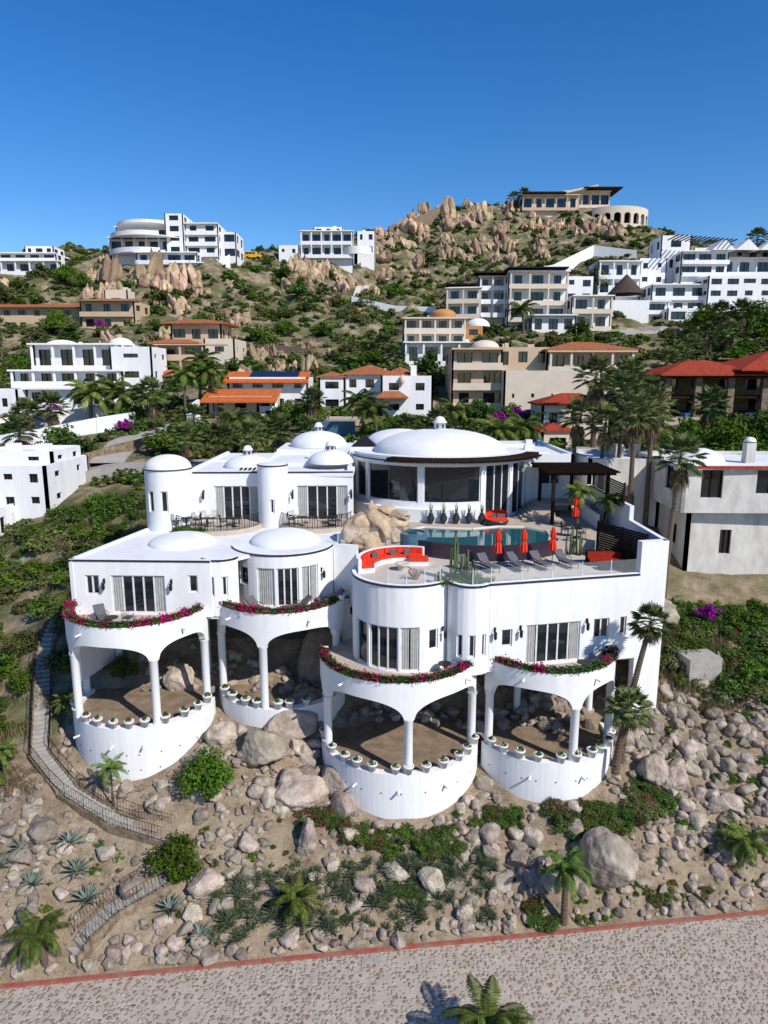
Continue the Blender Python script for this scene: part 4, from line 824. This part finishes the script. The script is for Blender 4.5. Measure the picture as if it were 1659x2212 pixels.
def scat(par,ms,n,x0,x1,y0,y1,s0,s1,cond=None,dz=0):
    c=0;t_=0
    while c<n and t_<n*12:
        t_+=1; x=R.uniform(x0,x1);y=R.uniform(y0,y1)
        if infp(x,y,.3) or (cond and not cond(x,y)): continue
        s=R.uniform(s0,s1)*R.uniform(.7,1.2); inst(par,R.choice(ms),(x,y,H(x,y)+dz*s),(s,s,s*R.uniform(.7,1.1)),(0,0,R.uniform(0,6.3))); c+=1
inv=lambda x,y: abs(x)<.62*y+10
dn_=lambda x,y: inv(x,y) and noise.noise(Vector((x*.05,y*.05,4)))+.35*noise.noise(Vector((x*.15,y*.15,4)))>-.24
scat(hv,SH+SH+SH+SHD,3800,-150,150,135,335,.8,2.3,dn_)
scat(hv,SH,600,-95,95,100,150,1,2.3,inv)
mv=empty('garden_shrubs'); scat(mv,SH,900,-60,60,71,112,.6,1.7,lambda x,y:inv(x,y) and noise.noise(Vector((x*.12,y*.12,8)))>-.25)
scat(mv,MID,50,-60,60,74,125,1.4,2.7,inv,.45); scat(mv,MID,90,-110,110,130,230,2.,3.4,inv,.4)
for x,y,s in ((-11,99,3.2),(-14,103,2.8),(-91,209,4),(-86,206,3.6),(58,214,5),(66,222,6),(72,224,5),(-75,166,4),(14,103,2.8),(30,78,3),(36,73,4),(40,76,4),(34,68,3.2),(-25,88,3),(2,90,2.5),(84,170,6),(90,172,6),(80,178,5)): inst(mv,R.choice([DBIG,DBIG2]),(x,y,H(x,y)+s*.5),s,(0,0,R.random()*6))
ls=empty('slope_shrubs')
scat(ls,NSH+MID,280,-48,-20.5,41,68,.7,1.8,lambda x,y:not nearst(x,y,.9)); scat(ls,NSH,60,-34,-22,30,42,.4,1.0,lambda x,y:not nearst(x,y,1))
scat(ls,NSH,130,18.4,40,43,56,.5,1.6)
for _ in range(45):
    x=R.uniform(18.5,30);y=R.uniform(44,52)
    if abs(x-22)<2 and 43<y<46: continue
    s=R.uniform(.5,1.4); inst(ls,R.choice(NSH),(x,y,H(x,y)),s,(0,0,R.random()*6))
for _ in range(55):
    x=R.uniform(17,28);y=R.uniform(36,44); s=R.uniform(.2,.55); inst(ls,R.choice(NSH+SHD),(x,y,H(x,y)),s,(0,0,R.random()*6))
for _ in range(150):
    x=R.uniform(-21,22);y=R.uniform(kerb_y(x)+1,kerb_y(x)+6.5)
    if under(x,y) or nearst(x,y): continue
    s=R.uniform(.1,.38); inst(ls,R.choice(NSH),(x,y,H(x,y)),s,(0,0,R.random()*6))
dg=empty('dry_grass_patch')
for _ in range(110):
    x=R.uniform(17.8,25);y=R.uniform(43,50); inst(dg,GR,(x,y,H(x,y)),R.uniform(.5,1.0),(0,0,R.random()*6))
for _ in range(90):
    x=R.uniform(-30,-20);y=R.uniform(36,62); inst(dg,GR,(x,y,H(x,y)),R.uniform(.5,1.),(0,0,R.random()*6))
pf=empty('purple_bougainvillea')
for x,y,s in ((-26.5,90,1.6),(-25.2,89,1.4),(23,98,2.2),(19.5,100,2.0),(-73,166,2.0),(-66,167,1.6),(-79,168,1.6),(-36,97,1.3),(36.5,103,2.2),(39,102,1.8),(-55,117,1.5),(31,86,1.5),(24.5,50,1.0),(-47,90,1.2),(16.5,100,1.6)): inst(pf,BGP,(x,y,H(x,y)+.75*s),s,(0,0,R.random()*6)); inst(pf,NSH[0],(x,y,H(x,y)+.6*s),s*.98,(0,0,R.random()*6))
hd=empty('bougainvillea_hedge')
def hedge(pts,n,s0,s1,fl=.4,w_=.6,ms=NSH):
    for i in range(n):
        t_=R.random()*(len(pts)-1); k=int(t_); f=t_-k; a=pts[k];b_=pts[min(k+1,len(pts)-1)]
        x=a[0]+(b_[0]-a[0])*f+R.uniform(-w_,w_);y=a[1]+(b_[1]-a[1])*f+R.uniform(-w_,w_); s=R.uniform(s0,s1); z=H(x,y)
        rz=R.random()*6; inst(hd,R.choice(ms),(x,y,z+.05),(s,s,s*.8),(0,0,rz))
        if R.random()<fl: inst(hd,BG,(x,y,z+.06),(s,s,s*.8),(0,0,rz))
hedge([(-4.3,36.4),(-2,35.3),(-.5,35)],26,.45,.8,.6,.4,[NSH[0]]); hedge([(0,34.9),(2.5,34.8),(4.6,35.2)],34,.5,.85,.08,.45,[NSH[0],NSH[2],NSH[1]]); hedge([(5.5,36.2),(8,36.4)],18,.4,.7,.2,.4); hedge([(9.8,36.2),(12.5,36.0),(15.5,37.2),(17.5,38)],70,.5,.9,.25,.7,[NSH[0],NSH[2]]); hedge([(-.6,32.5),(2,32.7)],14,.3,.45,.1,.35); hedge([(7.6,32.4),(8.4,31.9)],10,.5,.7,.3,.5,[NSH[0]]); hedge([(14,33),(15.5,33.2),(18,33.4)],9,.3,.5,.6,.4)
hedge([(-7,36.5),(-4.5,37.8)],8,.3,.5,.2,.4); hedge([(20,48),(25,50)],12,.7,1.2,.7,1)
hedge([(10,31.9),(12.5,32.6),(17.5,33.6)],9,.22,.36,.2,.2,[NSH[1]])
def tree(x,y,zc,s,me):
    e=empty('broadleaf_tree'); p=Part('trunk',BARK,True); z0=H(x,y)-.2; p.tube([(x,y,z0),(x+.05,y,z0+(zc-z0)*.5),(x,y,zc)],.09,7,.05)
    for k in range(7):
        a=k*.9; p.tube([(x,y,z0+(zc-z0)*.55),(x+.4*s*cos(a),y+.4*s*sin(a),zc),(x+.75*s*cos(a),y+.75*s*sin(a),zc+.35*s*(k%3))],.04,5,.012)
    o=bpy.data.objects.new('trunk',p.mesh()); scene.collection.objects.link(o); o.parent=e; inst(e,me,(x,y,zc-.35*s),(s,s,s*1.25),(0,0,R.random()*6),'crown')
tree(-10.2,37,-22.6,1.65,DBIG2); tree(-11.2,33.2,-25.4,1.5,DBIG2); tree(-18,44.8,-19.6,1.1,DBIG)
ab=empty('aloe_bed')
for _ in range(240):
    x=R.uniform(-9,6);y=kerb_y(x)+R.uniform(.9,3.7)
    if nearst(x,y): continue
    inst(ab,AL if R.random()<.85 else AG3,(x,y,H(x,y)+.1),R.uniform(.8,1.35),(R.uniform(-.15,.15),0,R.random()*6))
for x,y in ((-19.3,33.1),(-18.2,31.6),(-16.2,32.4),(-15.3,31.3),(-11,31.2),(-9.3,30.3),(-20.3,32.3),(-17.1,33.6)):
    inst(None,AG,(x,y,H(x,y)+.12),R.uniform(1.2,1.6),(0,0,R.random()*6),'agave_plant')
# ---------------------------------------------------------------- stairs
def stair(name,S,wd,rail_side):
    o=Obj(name); p=o.p('steps',CONC); pts=[]
    for a,b_ in zip(S,S[1:]):
        k=max(1,int(math.hypot(b_[0]-a[0],b_[1]-a[1])/.34)); pts+=[(a[0]+(b_[0]-a[0])*i/k,a[1]+(b_[1]-a[1])*i/k,math.atan2(b_[1]-a[1],b_[0]-a[0])) for i in range(k)]
    rr=[];rr2=[]
    zs=[H(x,y)+.2 for x,y,_ in pts]
    for i in range(1,len(zs)): zs[i]=min(zs[i],zs[i-1]-.06)
    for i,(x,y,a) in enumerate(pts):
        z=zs[i]; p.box(x-.19,x+.19,y-wd/2,y+wd/2,z-1.2,z,a)
        nx_,ny_=-sin(a),cos(a)
        o.p('side_walls',STONE).box(x-.19,x+.19,y+wd/2,y+wd/2+.16,z-1.2,z+.12,a,(x,y)); o.p('side_walls',STONE).box(x-.19,x+.19,y-wd/2-.16,y-wd/2,z-1.2,z+.12,a,(x,y))
        if i%4==0 or i==len(pts)-1: rr.append((x-nx_*(wd/2+.08),y-ny_*(wd/2+.08),z+.1)); rr2.append((x+nx_*(wd/2+.08),y+ny_*(wd/2+.08),z+.1))
    railing(o.p('railing',BLACK),rr,.9,.18,.014)
    if rail_side: railing(o.p('railing',BLACK),rr2,.9,.18,.014)
    o.done()
stair('hillside_stairs',STAIR,.95,True); stair('hillside_stairs',STAIR2,.95,True)
# ---------------------------------------------------------------- furniture
def pot(x,y,z,s=1,fl=True):
    o=Obj('potted_plant',(x,y,z),R.random()*6,s); o.p('pot',POTW,True).lathe(0,0,[(0,0),(.14,0),(.2,.28),(.23,.29),(.23,.36),(.18,.36),(.17,.3),(0,.3)],14)
    e=o.done(); inst(e,SH[R.choice((0,4))],(0,0,.38),(.14,.14,.19),(0,0,0),'plant')
    if fl and R.random()<.6: inst(e,BG,(0,0,.40),.15,(0,0,0),'flowers')
for cx,cy,r,a0,a1,st_,z in ((1,41,4.82,186,350,13,-22.3),(10.2,41.7,4.32,215,345,14,-22.3),(-15.6,42.6,4.32,205,350,14,-20.6),(-6.9,45,4.22,210,330,15,-20.6)):
    for a in range(a0,a1,st_):
        aa=rad(a+R.uniform(-3,3)); pot(cx+r*cos(aa),cy+r*sin(aa),z,R.uniform(1.25,1.45),cx<-10)
def rimflowers(cx,cy,r,a0,a1,z,dens):
    o=Obj('bougainvillea_planter'); rg=random.Random(int(cx*10)); G=o.p('leaves',LEAF); M=o.p('bracts',BOUG)
    for i in range(int(dens*(a1-a0)*r/60*420)):
        a=rad(rg.uniform(a0,a1)); cl_=noise.noise(Vector((a*6,cx,0)))+.5*noise.noise(Vector((a*19,cx,3)))
        rr=r-.24+rg.gauss(0,.14); zz=z+.04+abs(rg.gauss(0,.10+.07*max(0,cl_+.3))); x,y=cx+rr*cos(a),cy+rr*sin(a)
        u=Vector((rg.gauss(0,1),rg.gauss(0,1),rg.gauss(0,1))).normalized()*.07; v=u.cross(Vector((rg.gauss(0,1),rg.gauss(0,1),rg.gauss(0,1)))).normalized()*.05; c=Vector((x,y,zz))
        (M if rg.random()<.28+cl_*1.2 else G).quad(c-u,c-v,c+u,c+v)
    o.done()
for (cx,cy,r,a0,a1,z),d in zip(RIMS,(1.3,1.3,1.2,1.2)): rimflowers(cx,cy,r,a0+4,a1-2,z,d*1.7)
def lounger(x,y,z,rz):
    o=Obj('sun_lounger',(x,y,z),rz); f=o.p('frame',BLACK); c=o.p('cushion',GREYF)
    for yy in (-.3,.3): f.tube([(-.95,yy,.3),(.35,yy,.3)],.025,5)
    for xx in (-.85,.3):
        for yy in (-.3,.3): f.tube([(xx,yy,.3),(xx,yy,0)],.025,5)
    c.box(-.95,.35,-.32,.32,.31,.42)
    c.add([(.35,-.32,.31),(.35,.32,.31),(.95,.32,.85),(.95,-.32,.85),(.3,-.32,.42),(.3,.32,.42),(.88,.32,.94),(.88,-.32,.94)],[(0,1,2,3),(4,7,6,5),(0,3,7,4),(1,5,6,2),(2,6,7,3),(0,4,5,1)])
    for yy in (-.36,.36): f.tube([(-.1,yy,.3),(-.1,yy,.55),(.5,yy,.58)],.022,5)
    o.done()
for x,y,rz in ((6.6,42.6,2.0),(8.5,42.9,1.9),(10.1,43.2,2.0),(11.8,43.6,2.0),(5.2,42.2,1.9)): lounger(x,y,-12.05,rz)
for x,y,z,rz in ((-17.4,40.9,-14.9,2.2),(-5.6,43.0,-14.9,.5),(-3.6,44.6,-14.9,.4),(-8.1,42.6,-14.9,2.4)): lounger(x,y,z,rz)
def umbrella(x,y,z,m=RED):
    o=Obj('closed_umbrella',(x,y,z)); o.p('pole',BLACK).tube([(0,0,0),(0,0,2.5)],.025,6); o.p('base',CONC).lathe(0,0,[(0,0),(.28,0),(.28,.08),(.05,.1)],16)
    c=o.p('canopy',m); k=16
    prof=[(.06,2.5),(.16,2.2),(.2,1.85),(.11,1.72),(.2,1.5),(.24,1.0),(.18,.95)]; vs=[];fs=[]
    for r_,z_ in prof:
        for j in range(k): a=2*pi*j/k; q=r_*(1.15 if j%2 else .75); vs.append((q*cos(a),q*sin(a),z_))
    for i in range(len(prof)-1):
        for j in range(k): fs.append((i*k+j,i*k+(j+1)%k,(i+1)*k+(j+1)%k,(i+1)*k+j))
    c.add(vs,fs); o.done()
for x,y in ((7.3,43.2),(9.0,43.5),(11.0,44.0)): umbrella(x,y,-12.05)
umbrella(14.2,50.5,-11.1)
def chair(x,y,z,rz):
    o=Obj('iron_patio_chair',(x,y,z),rz); f=o.p('frame',BLACK)
    for a,b_ in ((-.24,-.24),(.24,-.24),(-.24,.24),(.24,.24)): f.tube([(a,b_,0),(a,b_,.45)],.02,4)
    f.tube([(-.24,.24,.45),(-.26,.3,1.0),(.26,.3,1.0),(.24,.24,.45)],.02,4)
    for i in range(5): f.tube([(-.16+.08*i,.25,.45),(-.16+.08*i,.3,1.0)],.01,3)
    for s in (-.26,.26): f.tube([(s,.25,.68),(s,-.2,.68),(s*.9,-.24,.45)],.02,4)
    o.p('cushion',GREYF).box(-.25,.25,-.25,.25,.44,.52); o.done()
def table(x,y,z,r=.45,h_=.72):
    o=Obj('iron_patio_table',(x,y,z)); o.p('top',BLACK).lathe(0,0,[(0,h_),(r,h_),(r,h_-.04),(0,h_-.04)],20); o.p('top',BLACK).tube([(0,0,0),(0,0,h_)],.04,6); o.p('top',BLACK).lathe(0,0,[(0,.03),(.25,.03),(.25,0)],12); o.done()
for cx,cy,z in ((3.6,38.7,-17.3),(11.9,38.9,-17.3),(-13.3,51,-11.02),(-11.2,50.9,-11.02),(-6.2,51.4,-11.02),(-3.9,51.6,-11.02),(13.6,47.9,-11.1),(-14.9,51.3,-11.02),(-3.4,44.0,-14.9),(-16.5,40,-14.9)):
    table(cx,cy,z,.4,.65)
    for k in range(2 if z<-11.5 else 3):
        a=R.random()*6+k*2.2
        if z>-11.5 or k==0: chair(cx+.8*cos(a) if z>-11.5 else cx+.85,cy+.8*sin(a) if z>-11.5 else cy+.45,z,a-pi/2)
o=Obj('curved_red_sofa')
P,L=arc(1.3,42.6,2.8,62,196); wb=o.p('base',WHITE); rc=o.p('cushions',RED)
band(wb,P,0,L,-12.05,-11.75,0,.85,.3); band(rc,P,0,L,-11.75,-11.57,.05,.83,.3); band(wb,P,0,L,-12.05,-11.15,-.2,-.003,.3)
for i in range(7): band(rc,P,L*(i+.04)/7,L*(i+.96)/7,-11.568,-11.2,.0,.2,.3)
wb.box(1.6,2.9,43.6,44.5,-12.05,-11.76); rc.box(1.62,2.88,43.58,44.48,-11.76,-11.56)
for x,y in ((.4,44.6),(1.3,44.8),(-.8,43.9)): o.p('pillows',GREYF).box(x,x+.4,y,y+.14,-11.56,-11.22,.3)
o.done()
o=Obj('fire_bowl',(1.2,42.6,-12.05)); o.p('bowl',CREAM,True).lathe(0,0,[(.3,0),(.34,.3),(.5,.42),(.5,.48),(.4,.46),(0,.4)],20); o.done()
o=Obj('driftwood_sculpture',(1.9,40.6,-12.05)); p=o.p('wood',mat('driftwood',(.22,.13,.07)))
for k in range(14): a=R.random()*6; p.tube([(R.uniform(-.3,.3),R.uniform(-.2,.2),.05),(.4*cos(a),.3*sin(a),.3+.3*R.random()),(.6*cos(a+.4),.5*sin(a+.4),.25+.5*R.random())],.05,5,.015)
o.done()
o=Obj('red_corner_sofa'); o.p('base',DARKW).box(13.3,15.6,43.6,44.3,-12.05,-11.75); o.p('base',DARKW).box(14.9,15.6,42.2,43.58,-12.05,-11.75); c=o.p('cushions',REDD); c.box(13.35,15.55,43.62,44.1,-11.74,-11.6); c.box(14.92,15.4,42.25,43.6,-11.745,-11.605); o.p('base',DARKW).box(13.3,15.6,44.32,44.5,-12.05,-11.2); o.p('base',DARKW).box(15.62,15.8,42.2,44.3,-12.05,-11.2); c.box(13.35,15.55,44.1,44.3,-11.6,-11.25)
o.p('table',DARKW).box(13.7,14.3,42.5,43.1,-12.05,-11.7); o.done()
o=Obj('slatted_screen'); p=o.p('slats',DARKW)
a=Vector((14.7,46.6)); b_=Vector((16.6,42.5)); dr=(b_-a); an=math.atan2(dr.y,dr.x); c=(a+b_)/2
for i in range(15): p.box(c.x-dr.length/2,c.x+dr.length/2,c.y-.03,c.y+.03,-12+i*.155,-11.875+i*.155,an)
for f in (0,.5,1): q=a+dr*f; p.box(q.x-.06,q.x+.06,q.y-.06,q.y+.06,-12.05,-9.65)
for i in range(9): p.box(17.15,17.22,49,56.5,-8.9+i*.16,-8.8+i*.16)
for y in (49,52.7,56.4): p.box(17.12,17.25,y-.06,y+.06,-9,-7.4)
o.done()
o=Obj('round_daybed',(8.6,51.9,-11.1)); o.p('shell',POTD,True).lathe(0,0,[(.6,0),(.85,.15),(.9,.4),(.85,.42)],24); o.p('seat',RED).lathe(0,0,[(.84,.4),(.84,.5),(0,.52)],24); o.p('hood',RED,True).lathe(0,0,[(.88,.4),(.92,.8),(.8,1.0),(.7,1.05)],20,20,170)
for x in (-.3,.1,.4): o.p('pillows',GREYF).box(x,x+.3,.4,.55,.5,.8)
o.done()
for i in range(5):
    x=3.6+i*.98; o=Obj('planter_vase',(x,52.35,-11.1)); o.p('vase',POTD,True).lathe(0,0,[(.12,0),(.28,.3),(.3,.5),(.16,.75),(.2,.82)],16); p=o.p('snake_plant',CACT)
    for k in range(7): a=k*.9; p.tube([(.05*cos(a),.05*sin(a),.75),(.14*cos(a),.14*sin(a),1.45+.1*(k%3))],.035,4,.01)
    o.done()
for x,y,h_,nn in ((4.2,40.3,2.9,5),(4.9,40.9,2.2,4),(5.2,39.9,1.4,5),(3.2,39.7,.9,3),(12.8,46.6,2.2,4),(13.4,46.4,1.8,3)):
    o=Obj('column_cactus',(x,y,-12.05)); p=o.p('stems',CACT,True)
    for k in range(nn):
        a=k*2.4; hh_=h_*R.uniform(.55,1); dx,dy=.2*cos(a),.2*sin(a); p.tube([(dx*.6,dy*.6,0),(dx,dy,hh_*.4),(dx,dy,hh_*.95),(dx,dy,hh_)],.085,8,.06)
    o.done()
cg=empty('terrace_cactus_garden')
for _ in range(26): x=R.uniform(3.4,6.2);y=R.uniform(39.6,41.2); inst(cg,R.choice([AL,AG3,NSH[0]]),(x,y,-12.0),R.uniform(.3,.6) ,(0,0,R.random()*6))
for x,y in ((-15,50.2),(-14.3,49.7),(-13.5,49.4)): inst(cg,NSH[0],(x,y,-11.2),.7,(0,0,R.random()*6))
# ---------------------------------------------------------------- seated man
def person(x,y,z,rz):
    e=empty('seated_man',(x,y,z)); e.rotation_euler=(0,0,rz)
    def skin(nm,V_,E_,Rr,m,sub=2):
        me=bpy.data.meshes.new(nm); me.from_pydata(V_,E_,[]); o=bpy.data.objects.new(nm,me); scene.collection.objects.link(o); o.parent=e; me.materials.append(m)
        md=o.modifiers.new('s','SKIN')
        for i,r_ in enumerate(Rr): me.skin_vertices[0].data[i].radius=(r_,r_) if not isinstance(r_,tuple) else r_
        me.skin_vertices[0].data[0].use_root=True; md.use_smooth_shade=True
        s=o.modifiers.new('u','SUBSURF'); s.levels=sub; s.render_levels=sub
    V_=[(0,0,.52),(0,.02,.72),(0,.01,.92),(0,0,1.02),(-.19,0,.98),(.19,0,.98),(-.25,-.05,.72),(.25,-.05,.72),(-.17,-.27,.66),(.17,-.27,.66),(-.1,-.02,.52),(.1,-.02,.52),(-.13,-.45,.52),(.13,-.45,.52),(-.13,-.48,.1),(.13,-.48,.1),(-.13,-.6,.05),(.13,-.6,.05)]
    E_=[(0,1),(1,2),(2,3),(2,4),(2,5),(4,6),(5,7),(6,8),(7,9),(0,10),(0,11),(10,12),(11,13),(12,14),(13,15),(14,16),(15,17)]
    skin('clothed_body',V_,E_,[(.16,.12),(.15,.11),(.16,.11),.06,.065,.065,.05,.05,.038,.038,.09,.09,.065,.065,.045,.045,.04,.04],CLOTH)
    skin('head_and_neck',[(0,0,1.0),(0,0,1.09),(0,-.01,1.17),(0,-.01,1.25)],[(0,1),(1,2),(2,3)],[.05,.055,(.078,.092),(.07,.085)],SKIN)
    o=Obj('face'); p=o.p('nose',SKIN); p.tube([(0,-.10,1.20),(0,-.125,1.165),(0,-.10,1.155)],.012,5)
    for s in (-.03,.03): o.p('eyes',HAIR,True).lathe(s,-.095,[(0,1.195),(.011,1.2),(0,1.208)],8); o.p('ears',SKIN,True).lathe(s*2.7,0,[(0,1.15),(.018,1.18),(0,1.21)],8)
    o.p('mouth',RED).box(-.02,.02,-.103,-.095,1.125,1.132); o.p('hair',HAIR,True).lathe(0,.012,[(.085,1.2),(.09,1.25),(.06,1.31),(0,1.33)],16)
    h_=o.done(); h_.parent=e
    for s in (-1,1):
        V_=[(s*.17,-.27,.66),(s*.16,-.33,.645)];E_=[(0,1)];Rr=[.028,.034]
        for k in range(4):
            bx=s*(.135+.017*k); l_=(.065,.075,.07,.055)[k]; n0=len(V_); V_+=[(bx,-.37,.64),(bx,-.37-l_*.6,.63),(bx,-.37-l_,.60)]; E_+=[(1,n0),(n0,n0+1),(n0+1,n0+2)]; Rr+=[.010,.009,.008]
        n0=len(V_); V_+=[(s*.12,-.33,.63),(s*.10,-.365,.62)]; E_+=[(1,n0),(n0,n0+1)]; Rr+=[.011,.009]
        skin('hand',V_,E_,Rr,SKIN,1)
person(13.5,39.75,-17.3,.3); chair(13.5,39.75,-17.3,.3)
# ---------------------------------------------------------------- light, sky, camera
SE,SA=40,135
w_=bpy.data.worlds.new('World'); scene.world=w_; w_.use_nodes=True; n=w_.node_tree.nodes; l=w_.node_tree.links
sky=n.new('ShaderNodeTexSky'); sky.sky_type='NISHITA'; sky.sun_disc=False; sky.sun_elevation=rad(SE); sky.sun_rotation=rad(SA); sky.altitude=100; sky.air_density=1.0; sky.dust_density=.15; sky.ozone_density=4.2
hs=n.new('ShaderNodeHueSaturation'); hs.inputs['Saturation'].default_value=1.33; hs.inputs['Hue'].default_value=.508
l.new(sky.outputs[0],hs.inputs['Color']); l.new(hs.outputs[0],n['Background'].inputs[0]); n['Background'].inputs[1].default_value=.14
sd=bpy.data.lights.new('sun','SUN'); sd.energy=5.0; sd.angle=rad(.53); sd.color=(1,.95,.87)
so=bpy.data.objects.new('sun',sd); scene.collection.objects.link(so)
dv=Vector((sin(rad(SA))*cos(rad(SE)),cos(rad(SA))*cos(rad(SE)),sin(rad(SE)))); so.rotation_euler=dv.to_track_quat('Z','Y').to_euler(); so.location=dv*100
cd=bpy.data.cameras.new('camera'); co=bpy.data.objects.new('camera',cd); scene.collection.objects.link(co); scene.camera=co
cd.sensor_fit='VERTICAL'; cd.sensor_height=24; cd.lens=1500/2212*24; cd.clip_start=.5; cd.clip_end=8000
co.rotation_euler=(rad(79),0,0)
scene.view_settings.view_transform='Standard'; scene.view_settings.look='None'; scene.view_settings.exposure=0; scene.view_settings.gamma=1
